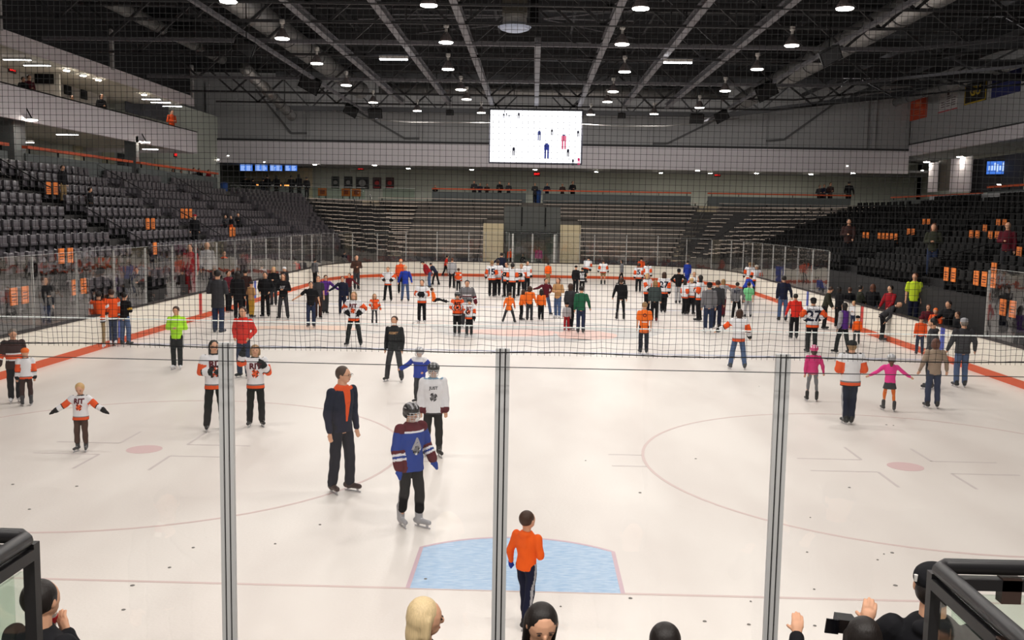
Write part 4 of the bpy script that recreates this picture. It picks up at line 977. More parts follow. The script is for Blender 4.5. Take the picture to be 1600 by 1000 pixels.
def capsule(p0, p1, r0, r1, n=10, flat=1.0, fdir=None):
    p0 = np.array(p0, float); p1 = np.array(p1, float); d = p1-p0; L = np.linalg.norm(d); d = d/max(L, 1e-6)
    u = np.array([0, 1., 0]) if abs(d[1]) < .8 else np.array([1., 0, 0])
    a = np.cross(d, u); a /= np.linalg.norm(a); b = np.cross(a, d)
    rings = [(-r0*.86, r0*.5), (-r0*.5, r0*.86), (0, r0), (L, r1), (L+r1*.5, r1*.86), (L+r1*.86, r1*.5)]
    v = [p0-d*r0]
    for s, r in rings:
        for k in range(n): t = 2*PI*k/n; v.append(p0+d*s+a*r*math.cos(t)+b*r*math.sin(t)*flat)
    v.append(p1+d*r1); e = len(v)-1; f = []
    for k in range(n): f.append((0, 1+(k+1) % n, 1+k)); f.append((e, 1+5*n+k, 1+5*n+(k+1) % n))
    for i in range(5):
        for k in range(n): f.append((1+i*n+k, 1+i*n+(k+1) % n, 1+(i+1)*n+(k+1) % n, 1+(i+1)*n+k))
    return v, f
def ellip(c, r, n=14, m=9, R=None):
    v = [(0, 0, -1)]
    for i in range(1, m): 
        ph = -PI/2+PI*i/m
        for k in range(n): t = 2*PI*k/n; v.append((math.cos(ph)*math.cos(t), math.cos(ph)*math.sin(t), math.sin(ph)))
    v.append((0, 0, 1)); v = np.array(v)*np.array(r)
    if R is not None: v = v@R.T
    v = v+np.array(c); e = len(v)-1; f = []
    for k in range(n): f.append((0, 1+(k+1) % n, 1+k)); f.append((e, 1+(m-2)*n+k, 1+(m-2)*n+(k+1) % n))
    for i in range(m-2):
        for k in range(n): f.append((1+i*n+k, 1+i*n+(k+1) % n, 1+(i+1)*n+(k+1) % n, 1+(i+1)*n+k))
    return [tuple(x) for x in v], f
def loft(rings, n=14):  # rings: (center, rx, ry, R)
    v = []; f = []
    for c, rx, ry, R in rings:
        for k in range(n): t = 2*PI*k/n; v.append(np.array(c)+R@np.array([rx*math.cos(t), ry*math.sin(t), 0]))
    for i in range(len(rings)-1):
        for k in range(n): f.append((i*n+k, i*n+(k+1) % n, (i+1)*n+(k+1) % n, (i+1)*n+k))
    f.append(tuple(range(n))[::-1]); f.append(tuple(range((len(rings)-1)*n, len(rings)*n)))
    return v, f
def rx(a): c, s = math.cos(a), math.sin(a); return np.array([[1, 0, 0], [0, c, -s], [0, s, c]])
def rz(a): c, s = math.cos(a), math.sin(a); return np.array([[c, -s, 0], [s, c, 0], [0, 0, 1]])
ARMS = {  # elbow, hand relative to shoulder: (out, forward, up) in body heights
 'dn': ((.025, -.012, -.17), (.03, .03, -.325)), 'lo': ((.055, -.01, -.155), (.085, .05, -.29)), 'out': ((.12, .02, -.11), (.25, .05, -.19)), 'wide': ((.14, .01, -.07), (.28, .03, -.10)),
 'pk': ((.05, -.05, -.155), (.0, .05, -.25)), 'be': ((.04, -.01, -.16), (-.08, .11, -.15)), 'hi': ((.1, -.04, -.12), (.01, .03, -.21)), 'ch': ((.05, .02, -.15), (-.02, .1, -.03)),
 'fw': ((.02, .1, -.12), (.0, .25, -.12)), 'fd': ((.02, .07, -.15), (.0, .17, -.25)), 'up': ((.07, .09, -.02), (.04, .13, .12)), 'bk': ((.05, -.07, -.15), (.04, -.14, -.27)), 'dr': ((.01, .1, -.14), (.0, .14, -.3)), 'pinch': ((.085, .03, -.11), (.07, .06, -.035)), 'cam': ((.1, .08, -.05), (.085, .15, .06)), 'cup': ((.03, .05, -.12), (-.075, .08, .0)), 'hold': ((.06, .05, -.14), (-.05, .17, -.06))}
JOBS = []
def job(name, parts, voxel, mats, fn, parent, smooth=3, fold=0):
    v = []; f = []
    for pv, pf in parts:
        k = len(v); v += [tuple(map(float, p)) for p in pv]; f += [tuple(i+k for i in q) for q in pf]
    me = bpy.data.meshes.new(name); me.from_pydata(v, [], f)
    o = bpy.data.objects.new(name, me); COL.objects.link(o)
    m = o.modifiers.new('r', 'REMESH'); m.mode = 'VOXEL'; m.voxel_size = voxel; m.use_smooth_shade = True
    s = o.modifiers.new('s', 'SMOOTH'); s.factor = .5; s.iterations = smooth
    JOBS.append((o, mats, fn, parent, fold)); return o
def run_jobs():
    bpy.context.view_layer.update(); dg = bpy.context.evaluated_depsgraph_get()
    for o, mats, fn, parent, fold in JOBS:
        me = bpy.data.meshes.new_from_object(o.evaluated_get(dg)); old = o.data; o.modifiers.clear(); o.data = me; me.name = old.name; bpy.data.meshes.remove(old)
        n = len(me.vertices); co = np.empty(n*3, np.float32); me.vertices.foreach_get('co', co); co = co.reshape(-1, 3)
        if fold:
            no = np.empty(n*3, np.float32); me.vertices.foreach_get('normal', no); no = no.reshape(-1, 3)
            sd = (hash(round(float(co[:, 0].sum()), 3)) % 100)/10
            d = np.sin(co[:, 2]*34+np.sin(co[:, 0]*17+sd)*2.2+co[:, 1]*9)*.5+np.sin(co[:, 2]*13-co[:, 0]*25+sd)*.35
            co = co+no*(d*fold)[:, None]; me.vertices.foreach_set('co', co.astype(np.float32).ravel())
        me.materials.clear()
        for m in mats: me.materials.append(m)
        if fn and len(mats) > 1:
            k = len(me.polygons); ce = np.empty(k*3, np.float32); me.polygons.foreach_get('center', ce); ce = ce.reshape(-1, 3)
            me.polygons.foreach_set('material_index', fn(ce).astype(np.int32))
        else: me.polygons.foreach_set('material_index', np.zeros(len(me.polygons), np.int32))
        me.polygons.foreach_set('use_smooth', np.ones(len(me.polygons), bool)); me.update(); o.parent = parent
    JOBS.clear()
DECALS = []
def segd(P, a, b):
    a = np.array(a); b = np.array(b); d = b-a; t = np.clip(((P-a)@d)/(d@d), 0, 1); return np.linalg.norm(P-(a+t[:, None]*d), axis=1), t
# garment colouring: lists of (limit, colour); torso u runs hem 0 to neck 1, arm t runs shoulder 0 to wrist 1
ST = {
 'rit': ([(.03, 'black'), (.13, 'orange'), (.165, 'grey'), (.97, 'white'), (2, 'black')], [(.2, 'white'), (.58, 'orange'), (.63, 'black'), (.86, 'white'), (2, 'black')]),
 'ritor': ([(.05, 'black'), (.1, 'white'), (.14, 'black'), (.95, 'orange'), (2, 'black')], [(.12, 'orange'), (.35, 'white'), (.7, 'orange'), (.76, 'black'), (.84, 'white'), (.9, 'black'), (2, 'orange')]),
 'avs': ([(.06, 'rblue'), (.8, 'rblue'), (.84, 'white'), (2, 'maroon')], [(.08, 'maroon'), (.55, 'rblue'), (.64, 'maroon'), (.7, 'white'), (.76, 'rblue'), (.82, 'white'), (2, 'maroon')]),
 'bluew': ([(.78, 'blue'), (2, 'white')], [(.1, 'white'), (2, 'blue')]),
 'whitej': ([(.04, 'dgrey'), (.95, 'white'), (2, 'skyblue')], [(.9, 'white'), (2, 'maroon')]),
 'stripe': ([(.3, 'dbrown'), (.34, 'white'), (.5, 'orange'), (.54, 'white'), (2, 'dbrown')], [(.5, 'dbrown'), (.55, 'white'), (.75, 'orange'), (.8, 'white'), (2, 'dbrown')]),
 'pens': ([(2, 'black')], [(.3, 'black'), (.42, 'gold'), (2, 'black')]),
 'gmar': ([(.1, 'maroon'), (.2, 'white'), (.5, 'grey'), (.56, 'maroon'), (.62, 'white'), (2, 'grey')], [(.5, 'grey'), (.7, 'maroon'), (.78, 'white'), (2, 'maroon')]),
 'refer': ([(.1, 'white'), (2, 'black')], [(2, 'black')]),
}
def classify(style, J, arms_seg, short):
    def fn(P):
        base = J['hem']; top = J['neckb']; d = top-base; u = ((P-base)@d)/(d@d)
        idx = np.zeros(len(P)); names = style[2]
        tl = np.array([l for l, c in style[0]]); tc_ = np.array([names.index(c) for l, c in style[0]])
        idx = tc_[np.minimum(np.searchsorted(tl, u), len(tl)-1)]
        al = np.array([l for l, c in style[1]]); ac = np.array([names.index(c) for l, c in style[1]])
        q = P-J['hem']; dt = np.abs(q@J['right'])/(J['tw'])
        for (s, e, h) in arms_seg:
            d1, t1 = segd(P, s, e); d2, t2 = segd(P, e, h)
            l1 = np.linalg.norm(np.array(e)-np.array(s)); l2 = np.linalg.norm(np.array(h)-np.array(e)); far = d2 < d1
            t = np.where(far, (l1+t2*l2), t1*l1)/(l1+l2); dd = np.minimum(d1, d2)
            # distance to the torso axis segment
            dtz, _ = segd(P, J['hem'], J['neckb'])
            on = (dd < J['ar']*1.5) & ((dtz > J['tw']*.93) | (t > .35))
            ci = ac[np.minimum(np.searchsorted(al, t), len(al)-1)]; idx = np.where(on, ci, idx)
        return idx
    return fn
PCOUNT = 0
def person(px, feet, top, yaw, garm, legs, hair, arms, label, s=.05, lean=0, foot='skate black', H=None, z=0.0, st=0, kid=False, fat=1.0, text=None, back=None, hy=0, gl=None, face=None, X=None, Y=None, group='skaters on the ice', glab=None, skirt=None, shorts=None, sit=False, extra=None, skin='skin', roll=0, hp=0, lining=None):
    global PCOUNT; PCOUNT += 1
    if X is None:
        g = at_z(px, feet, z) if Y is None else at_y(px, feet, Y)
        X, Y = g[0], g[1]
    dd = dist(X, Y)
    if H is None: H = at_y(px, top, Y)[2]-z
    near = dd < 24; fine = dd < 34
    root = empty('person', (X, Y, z), label, 'person', group, rz=math.radians(yaw))
    sk = foot.split()[0] if foot else ''
    lift = .055*min(1, H/1.5) if sk == 'skate' else (.012 if sk == 'shoe' else 0)
    h = H-lift; kid = kid or H < 1.42
    hk = max(1.0, (1.72/max(H, .8))**.55) if kid else 1.0
    hr = .0635*h*hk; hc = h-hr*1.02
    sh = h-.176*h*(.35+.65*hk)
    hipz = .515*h; V = lambda x, y, zz: np.array([x, y, zz+lift])
    R = rx(math.radians(lean)); piv = V(0, 0, hipz)
    if sit: piv = V(0, 0, .12*h); hipz = .12*h
    off = hipz-.515*h
    T = lambda p: piv+R@(V(p[0], p[1], p[2]+off)-piv)
    sw = .108*h*fat**.5
    # legs
    leg = []
    for sd in (1, -1):
        hp_ = V(sd*.05*h, 0, hipz-.0); fo = st*sd
        if sit: kn = V(sd*.12*h, -.2*h, .14*h); an = V(sd*.18*h, -.42*h, .05*h)
        else:
            an = V(sd*s*h, -fo*h, .045*h); kn = (hp_+an)/2+np.array([sd*.004*h, -.018*h-abs(fo)*.06*h, 0])
        leg.append((hp_, kn, an))
    seg = []
    for sd, a in ((1, arms[0]), (-1, arms[1])):
        A = ARMS[a]; S = T((sd*sw, .0, sh-.022*h)); Q = []
        for o_ in A: Q.append(S+R@np.array([sd*o_[0]*h, -o_[1]*h, o_[2]*h])*.97)
        seg.append((S, Q[0], Q[1]))
    vox = min(.026, max(.0125, dd*.00072)) if near else min(.027, .02)
    # ---- body: one continuous skin
    Rh = R@rz(math.radians(hy))@rx(math.radians(hp)); HC = T((0, -.012*h, hc))
    B = [ellip(HC, (hr*.78, hr*.92, hr*1.0), R=Rh), ellip(HC+Rh@np.array([0, -hr*.28, -hr*.5]), (hr*.55, hr*.6, hr*.5), R=Rh),
         capsule(T((0, .004*h, sh-.01*h)), HC+Rh@np.array([0, hr*.15, -hr*.5]), .04*h, .036*h),
         loft([(T((0, 0, .46*h)), .07*h, .052*h, R), (T((0, 0, .6*h)), .068*h, .05*h, R), (T((0, 0, .73*h)), .085*h, .058*h, R), (T((0, 0, sh-.01*h)), .07*h, .045*h, R)])]
    if near or fine: B += [ellip(HC+Rh@np.array([0, -hr*.95, -hr*.12]), (hr*.12, hr*.14, hr*.19), 8, 6, Rh)]+[ellip(HC+Rh@np.array([q*hr*.8, hr*.02, -hr*.05]), (hr*.1, hr*.17, hr*.26), 8, 6, Rh) for q in (1, -1)]
    for (S, E, W) in seg:
        B += [capsule(S, E, .028*h, .024*h, 8), capsule(E, W, .024*h, .017*h, 8)]
        d = (W-E)/np.linalg.norm(W-E); hd = W+d*.035*h; side = np.cross(d, np.array([0, 1, 0.2])); side /= np.linalg.norm(side)
        B.append(capsule(W, hd, .017*h, .021*h, 8, .6))
        if near and not gl:
            fr = max(.0085, .0062*h)
            for i, q in enumerate((-1.5, -.5, .5, 1.5)):
                b0 = hd+side*q*.011*h; L = (.038, .045, .043, .034)[i]*h; m_ = b0+d*L*.6; B.append(capsule(b0, m_, fr, fr, 6)); B.append(capsule(m_, m_+d*L*.4+np.array([0, -.01*h, 0]), fr, fr*.85, 6))
            B.append(capsule(W+d*.012*h, W+d*.03*h-side*.032*h+np.array([0, -.008*h, 0]), fr, fr, 6))
        else: B.append(capsule(hd, hd+d*.035*h, .019*h, .012*h, 8, .7)); B.append(capsule(W, W+d*.03*h-side*.024*h, .009*h, .008*h, 6))
    for hp_, kn, an in leg: B += [capsule(hp_, kn, .042*h, .03*h, 8), capsule(kn, an, .03*h, .02*h, 8), capsule(an, an+np.array([0, -.02*h, -.01*h]), .016*h, .014*h, 8)]
    body = job('body', B, (.0058 if dd < 8 else min(vox, .012)) if near else vox, [cm(skin, 'skin')], None, root, 2 if near else 1)
    # ---- legs garment
    lc = legs.split()
    tight = 'tight' in lc; bag = 1.0 if tight else 1.2
    P = [loft([(T((0, 0, .475*h)) if not sit else V(0, 0, .04*h), .086*h*fat, .066*h*fat, np.eye(3)), (piv, .088*h*fat, .068*h*fat, np.eye(3)), (T((0, 0, .575*h)), .08*h*fat, .06*h*fat, R)])]
    for hp_, kn, an in leg:
        e_ = hp_+(kn-hp_)*.62 if 'short' in lc else None
        if e_ is not None: P += [capsule(hp_, e_, .05*h*bag, .045*h*bag)]
        else:
            P += [capsule(hp_*.96+np.array([0, 0, .04])*hp_[2], kn, .046*h*bag, (.034 if tight else .038)*h*bag), capsule(kn, an+(kn-an)*(.3 if 'cuff' in lc else .02), (.033 if tight else .038)*h*bag, (.024 if tight else .034)*h*bag)]
    fn = None; mats = [cm(lc[0])]
    if 'side' in lc:
        mats.append(cm('lgrey'))
        def fn(C, lg=leg, hh=h):
            out = np.zeros(len(C))
            for hp_, kn, an in lg:
                dd_, t = segd(C, hp_, an); sd = 1 if hp_[0] > 0 else -1; ax_ = hp_+t[:, None]*(an-hp_)
                out = np.where(((C-ax_)[:, 0]*sd > .028*hh) & (np.abs((C-ax_)[:, 1]) < .012*hh) & (np.sign(C[:, 0]) == sd), 1, out)
            return out
    job('trousers' if 'short' not in lc else 'shorts', P, vox, mats, fn, root, 3, .006 if near else .003)
    if skirt:
        job('skirt', [loft([(V(0, 0, .37*h), .125*h, .1*h, np.eye(3)), (V(0, 0, .47*h), .1*h, .08*h, np.eye(3)), (T((0, 0, .57*h)), .078*h, .06*h, R)])], vox, [cm(skirt)], None, root)
    # ---- upper garment
    g = garm.split(); kind = g[0]; short = kind in ('tee', 'vest')
    if kind in ST: style = ST[kind]
    elif kind == 'vest': style = ([(2, g[1])], [(2, g[2])])
    elif kind == 'block': style = ([(.9, g[1]), (2, g[2])], [(2, g[1])])
    else: style = ([(2, g[1])], [(2, g[1])])
    names = list(dict.fromkeys([c for _, c in style[0]]+[c for _, c in style[1]])); style = (style[0], style[1], names)
    jersey = kind in ('rit', 'ritor', 'avs', 'bluew', 'whitej', 'stripe', 'gmar', 'refer')
    w_ = ((1.32 if kid else 1.24) if jersey else 1.1)*fat; hem = (.445 if jersey else .475 if kind != 'tee' else .47)*h
    if 'long' in g: hem = .39*h
    if 'crop' in g: hem = .53*h
    ar = (.047 if jersey else .037)*h*fat**.5
    rings = [(T((0, 0, hem)), .09*h*w_, .07*h*w_, R), (T((0, 0, .6*h)), .082*h*w_, .064*h*w_, R), (T((0, 0, .72*h)), .096*h*w_, .07*h*w_, R), (T((0, 0, sh-.035*h)), .1*h*w_**.5, .062*h*w_, R), (T((0, 0, sh+.008*h)), .07*h, .052*h, R), (T((0, .0, sh+.03*h)), .046*h, .043*h, R)]
    if hem > .58*h: rings.pop(1)
    U = [loft(rings, 16)]
    if 'hood' in g: U.append(ellip(T((0, .05*h, sh+.005*h)), (.06*h, .035*h, .03*h), R=R))
    for (S, E, W) in seg:
        if kind == 'tee': U.append(capsule(S, S+(E-S)*.75, ar*1.05, ar*1.1))
        else: U += [capsule(S, E, ar*1.08, ar), capsule(E, W-(W-E)*.04, ar, ar*(.92 if jersey else .7))]
    J = dict(hem=T((0, 0, hem)), neckb=T((0, 0, sh+.03*h)), right=R@np.array([1., 0, 0]), tw=.088*h*w_, ar=ar)
    gname = 'jersey' if jersey or kind == 'pens' else {'vest': 'vest', 'tee': 't_shirt', 'jkt': 'jacket', 'hd': 'hoodie', 'block': 'jacket'}.get(kind, 'sweater')
    go = job(gname, U, vox, [cm(c) for c in names], classify(style, J, seg, short) if len(names) > 1 else None, root, 3, .0065 if near else .003)
    # ---- gloves
    if gl:
        for (S, E, W) in seg:
            d = (W-E)/np.linalg.norm(W-E); sd_ = np.cross(d, np.array([0, 1, .2])); sd_ /= np.linalg.norm(sd_)
            job('glove', [capsule(W-d*.012*h, W+d*.05*h, .026*h, .028*h, 10, .75), capsule(W+d*.05*h, W+d*.085*h, .026*h, .016*h, 10, .7), capsule(W+d*.01*h, W+d*.035*h-sd_*.03*h, .012*h, .011*h, 8)], vox, [cm(gl)], None, root)
    # ---- hair / headgear
    ht = hair.split(); hn = ht[0]; hcv = ht[1] if len(ht) > 1 else 'bhair'
    L2 = lambda x, y, zz: HC+Rh@np.array([x*hr, y*hr, zz*hr])
    hv = min(vox, .014) if near else vox*.85
    hp2 = [ellip(L2(0, .2, .2), (hr*.9, hr*.93, hr*.96), R=Rh)]
    if hn == 'short': job('hair', hp2, hv, [cm(hcv, 'hair')], None, root, 2)
    elif hn == 'bald':
        job('hair', [ellip(L2(0, .35, -.05), (hr*.84, hr*.72, hr*.55), R=Rh)], hv, [cm(hcv, 'hair')], None, root, 2)
    elif hn in ('long', 'bob', 'pony'):
        Q = hp2+[ellip(L2(0, .32, .0), (hr*.98, hr*.8, hr*1.0), R=Rh)]
        if hn == 'long': Q += [capsule(L2(0, .5, -.2), L2(0, .75, -2.6), hr*.72, hr*.42, 10, .6)]+[capsule(L2(q*.75, .15, -.1), L2(q*.72, .25, -1.8), hr*.26, hr*.24, 8) for q in (1, -1)]
        if hn == 'bob': Q += [capsule(L2(0, .35, -.2), L2(0, .4, -.95), hr*.86, hr*.8, 12, .8)]+[capsule(L2(q*.78, .0, .1), L2(q*.78, -.02, -.85), hr*.26, hr*.26, 8) for q in (1, -1)]
        if hn == 'pony': Q += [capsule(L2(0, 1.0, .3), L2(.2, 1.5, -1.6), hr*.3, hr*.15, 8)]
        job('hair', Q, hv, [cm(hcv, 'hair')], None, root, 2)
    elif hn in ('cap', 'beanie', 'hood'):
        if len(ht) > 2: job('hair', [ellip(L2(0, .3, -.15), (hr*.86, hr*.8, hr*.75), R=Rh)], hv, [cm(ht[2], 'hair')], None, root, 2)
        Q = [ellip(L2(0, .1, .42), (hr*.95, hr*1.02, hr*.72), R=Rh)]
        if hn == 'cap': Q.append(ellip(L2(0, -1.15, .38), (hr*.6, hr*.55, hr*.09), 12, 6, Rh))
        if hn == 'hood': Q = [ellip(L2(0, .3, .1), (hr*1.05, hr*1.0, hr*1.15), R=Rh)]
        job({'cap': 'cap', 'beanie': 'beanie', 'hood': 'hood_up'}[hn], Q, hv, [cm(hcv)], None, root, 2)
    elif hn in ('helmet', 'bike'):
        hm = mat('helmet shell '+hcv, CLR[hcv], .28, spec=.6)
        Q = [ellip(L2(0, .12, .3), (hr*1.1, hr*1.22, hr*.98), R=Rh), ellip(L2(0, .5, -.2), (hr*1.02, hr*.72, hr*.8), R=Rh)]
        if len(ht) > 2: job('hair', [ellip(L2(0, .4, -.5), (hr*.85, hr*.7, hr*.7), R=Rh), capsule(L2(0, .6, -.5), L2(0, .75, -1.6), hr*.6, hr*.4, 8)], hv, [cm(ht[2], 'hair')], None, root, 2)
        if hn == 'bike': Q = Q[:1]
        def hf(C, c0=L2(0, .12, .3), Ri=np.linalg.inv(Rh), hr_=hr):
            q = (C-c0)@Ri.T; return np.where((np.abs(np.sin(q[:, 0]/hr_*5.2+.8)) > .86) & (q[:, 2] > hr_*.25), 1, 0)
        ho = job('helmet', Q, hv, [hm, cm({'black': 'lgrey', 'white': 'pink', 'pink': 'white'}.get(hcv, 'white'))], hf, root, 2)
        if hn == 'helmet' and near:
            mb = MB()
            pt = lambda a, e: tuple(L2(1.02*math.sin(a)*math.cos(e), -1.28*math.cos(a)*math.cos(e)+.02, -.42+1.0*math.sin(e)))
            for e in (-.75, -.45, -.15, .15, .45): mb.tube([pt(a, e) for a in np.linspace(-1.25, 1.25, 9)], .0042, n=4)
            for a in (-.9, -.45, 0, .45, .9): mb.tube([pt(a, e) for e in np.linspace(-.75, .45, 6)], .0042, n=4)
            mb.build('face_cage', M_steel, root)
    # ---- face
    if (near or face) and abs(((yaw+hy+180) % 360)-180) < 125:
        for q in (1, -1):
            v, f = ellip(L2(q*.33, -.86, .06), (hr*.1, hr*.05, hr*.055), 8, 6, Rh); MB().add(v, f).build('eye', mat('dark eye', (38, 26, 22), .3), root, True)
            v, f = ellip(L2(q*.34, -.87, .24), (hr*.17, hr*.045, hr*.03), 8, 6, Rh); MB().add(v, f).build('eyebrow', cm('brhair', 'hair'), root, True)
        v, f = ellip(L2(0, -.84, -.5), (hr*.24, hr*.06, hr*.055), 8, 6, Rh); MB().add(v, f).build('mouth', mat('lips', (160, 84, 76), .5), root, True)
        if extra == 'glasses':
            mb = MB()
            for q in (1, -1): mb.tube([tuple(L2(q*.36+.24*math.cos(t), -1.0, .05+.16*math.sin(t))) for t in np.linspace(0, 2*PI, 11)], .002, n=4); mb.tube([tuple(L2(q*.6, -1.0, .08)), tuple(L2(q*.85, -.1, .06))], .002, n=4)
            mb.tube([tuple(L2(-.12, -1.02, .08)), tuple(L2(.12, -1.02, .08))], .002, n=4); mb.build('glasses', M_black, root)
    # ---- feet
    if foot:
        fc = foot.split()[1] if len(foot.split()) > 1 else 'black'
        for i, (hp_, kn, an) in enumerate(leg):
            fa = an.copy(); fa[2] = .05*h*.6+lift
            if sit: fa = an
            tz = .02*h+lift; L = .155*h*(1 if not kid else 1.05); sdx = (1 if i == 0 else -1)*.25
            dr = np.array([math.sin(sdx)*1.0, -math.cos(sdx), 0]); fl = np.array([fa[0], fa[1], tz])
            if sit: fl = fa+np.array([0, -.02, .02])
            Q = [capsule(fl-dr*.035*h, fl+dr*(L-.06*h), .028*h, .022*h, 10, .95)]
            if sk == 'skate': Q += [capsule(fl+np.array([0, .005*h, 0]), np.array([an[0], an[1]+.01*h, lift+(.135 if 'cuff' in lc or 'tight' in lc or 'short' in lc else .06)*h if not sit else fl[2]+.05*h]), .032*h, .036*h, 10)]
            b = job('skate' if sk == 'skate' else 'shoe', Q, min(vox, .014) if near else vox, [mat('boot '+fc, CLR[fc], .4)], None, root, 2)
            if near and sk == 'skate': 
                lb = MB(); m0 = fl+dr*.03*h+np.array([0, 0, .024*h])
                for q in range(4): c0 = m0-dr*(q*.012*h)+np.array([0, 0, q*.012*h]); lb.beam(tuple(c0-np.array([.014*h, .004, 0])), tuple(c0+np.array([.014*h, -.004, 0])), .006, .006)
                lb.build('laces', cm('white'), root)
            if sk == 'skate' and not sit:
                mb = MB(); c = fl.copy(); a0 = c-dr*.05*h; a1 = c+dr*(L-.045*h)
                mb.beam((a0[0], a0[1], .012), (a1[0], a1[1], .012), .006, .02); 
                for t in (.2, .8): q = a0+(a1-a0)*t; mb.beam((q[0], q[1], .02), (q[0], q[1], lift+.012*h), .02, .035)
                mb.build('blade', mat('skate blade', (190, 190, 195), .3, .5), root)
    # ---- lettering
    def letters(txt, size, zc, col, front, bold=.03, arc=0, nm='lettering'): DECALS.append((root, go, txt, size*h, T((0, 0, zc*h)), R, col, front, bold, arc, nm))
    if kind in ('rit', 'ritor') and text is not False and fine:
        if text is None: letters('RIT', .1, .74, 'maroon' if kind == 'rit' else 'black', True, .05, 0); DECALS.append((root, go, 'CREST', .055*h, T((0, 0, .65*h)), R, 'orange', True, 0, 0, 'crest'))
    if text: letters(text[0], text[1], text[2], text[3], True)
    if lining: DECALS.append((root, go, 'LINING', h, T((0, 0, .83*h)), R, lining, True, .04, 0, 'orange_lining'))
    if kind in ('whitej', 'avs'): DECALS.append((root, go, 'CREST', .05*h, T((0, 0, .64*h)), R, 'grey', True, 0, 0, 'crest'))
    if back:
        for b_ in back: letters(b_[0], b_[1], b_[2], b_[3], False)
    return root
def finish_decals():
    for root, go, txt, size, c, R, col, front, bold, arc, nm in DECALS:
        vs = [tuple(v.co) for v in go.data.vertices]; bvh = BVHTree.FromPolygons(vs, [tuple(p.vertices) for p in go.data.polygons])
        if txt == 'CREST':
            v = []; f = []; rr = np.linspace(0, 1, 4)
            n = 16; v = [(0, 0, 0)]
            for r in rr[1:]:
                for k in range(n): t = 2*PI*k/n; q = 1+.05*math.sin(3*t+1); v.append((r*size*q*math.cos(t)*.85, r*size*q*math.sin(t), 0))
            f = [(0, 1+k, 1+(k+1) % n) for k in range(n)]+[(1+i*n+k, 1+(i+1)*n+k, 1+(i+1)*n+(k+1) % n, 1+i*n+(k+1) % n) for i in range(2) for k in range(n)]; depth = .004
            cols = [cm(col), cm('black'), cm('white')]; mi = [0]*n+[(1 if (k % 5 == 0) else 0) for k in range(n)]+[(1 if k % 4 == 1 else 2 if k % 4 == 3 else 0) for k in range(n)]
        elif txt == 'LINING':
            v = [(k*(.03*(1-r/9)+.006)*size/2, -r*.033*size, 0) for r in range(9) for k in (-2, -1, 0, 1, 2)]; f = [(r*5+k, r*5+k+1, r*5+k+6, r*5+k+5) for r in range(8) for k in range(4)]; cols = [cm(col)]; mi = [0]*len(f)
        else:
            v, f = text_cached(txt, round(size, 3), bold, arc); bm = bmesh.new(); bv_ = [bm.verts.new(q) for q in v]
            for q in f:
                try: bm.faces.new([bv_[i] for i in q])
                except ValueError: pass
            bmesh.ops.triangulate(bm, faces=bm.faces); le = [e for e in bm.edges if e.calc_length() > size*.3]
            if le: bmesh.ops.subdivide_edges(bm, edges=le, cuts=2); bmesh.ops.triangulate(bm, faces=bm.faces)
            bm.verts.index_update(); v = [tuple(q.co) for q in bm.verts]; f = [tuple(x.index for x in q.verts) for q in bm.faces]; bm.free(); cols = [cm(col)]; mi = [0]*len(f)
        sgn = -1 if front else 1; dirv = R@np.array([0, -sgn, 0.]); out = []
        for x, y, zz in v:
            o_ = np.array(c)+R@np.array([x if front else -x, sgn*.6, y]); hit = bvh.ray_cast(Vector(o_), Vector(dirv), 1.2)
            p = np.array(hit[0]) if hit[0] is not None else o_+dirv*.5
            out.append(tuple(p-dirv*(.005+max(0, zz))))
        mb = MB(); mb.add(out, f); mb.m = mi; mb.build(nm, cols, root)
P_ = person
def beh(px, top, X, z, *a, **k):   # someone off the ice, found by column and distance from the boards
    q = at_x(px, top, X); z = stand_z(X, q[1])+.01 if k.get('group') == 'spectators in the stands' else z; return person(px, 0, top, *a, X=X, Y=q[1], z=z, H=max(.9, q[2]-z), **k)
def con(px, top, Y, z, *a, **k):
    q = at_y(px, top, Y); return person(px, 0, top, *a, X=q[0], Y=Y, z=z, H=max(.9, q[2]-z), **k)
# --- large skaters on the near ice
P_(24, 629, 514, 35, 'stripe', 'black', 'short greyh', ('dn', 'lo'), 'person in dark brown jersey with orange and white stripes beside a child', foot='skate white', hp=25)
P_(42, 634, 544, -150, 'rit', 'dbrown cuff', 'beanie oran2', ('dn', 'dn'), 'child in orange hat and white jersey with orange sleeves beside the brown-jersey adult', s=.07, foot='skate dgrey', text=False, kid=True)
P_(128, 705, 599, 8, 'rit', 'brown cuff', 'short blond', ('out', 'out'), 'blond child in white team jersey gliding with both arms spread', s=.06, gl='black', foot='skate dgrey', hp=28, kid=True)
P_(277, 577, 479, 5, 'hd neon hood', 'black', 'short brhair', ('be', 'be'), 'boy in neon green hoodie and black trousers', s=.05, foot='skate white', hp=15)
P_(336, 672, 532, 30, 'rit', 'black', 'long bhair', ('be', 'be'), 'woman with long black hair in white team jersey, partly behind a glass post', s=.09, gl='black', foot='skate black')
P_(381, 590, 480, -5, 'hd red hood', 'djeans', 'short brhair', ('pk', 'pk'), 'boy in bright red hoodie and blue jeans', s=.06, foot='skate black', text=('H-H', .05, .74, 'dred'))
P_(400, 666, 539, 15, 'rit', 'black', 'bob dblond', ('ch', 'up'), 'woman with light brown hair in white team jersey, hands raised to her chest', s=.075, gl='black', foot='skate black')
P_(533, 768, 572, 50, 'block navy orange', 'dnavy', 'short brhair', ('dn', 'dn'), 'tall man in navy jacket with orange collar, glasses and dark jeans', s=.065, foot='skate dbrown', extra='glasses', lining='orange', st=.03, hy=25, lean=3)
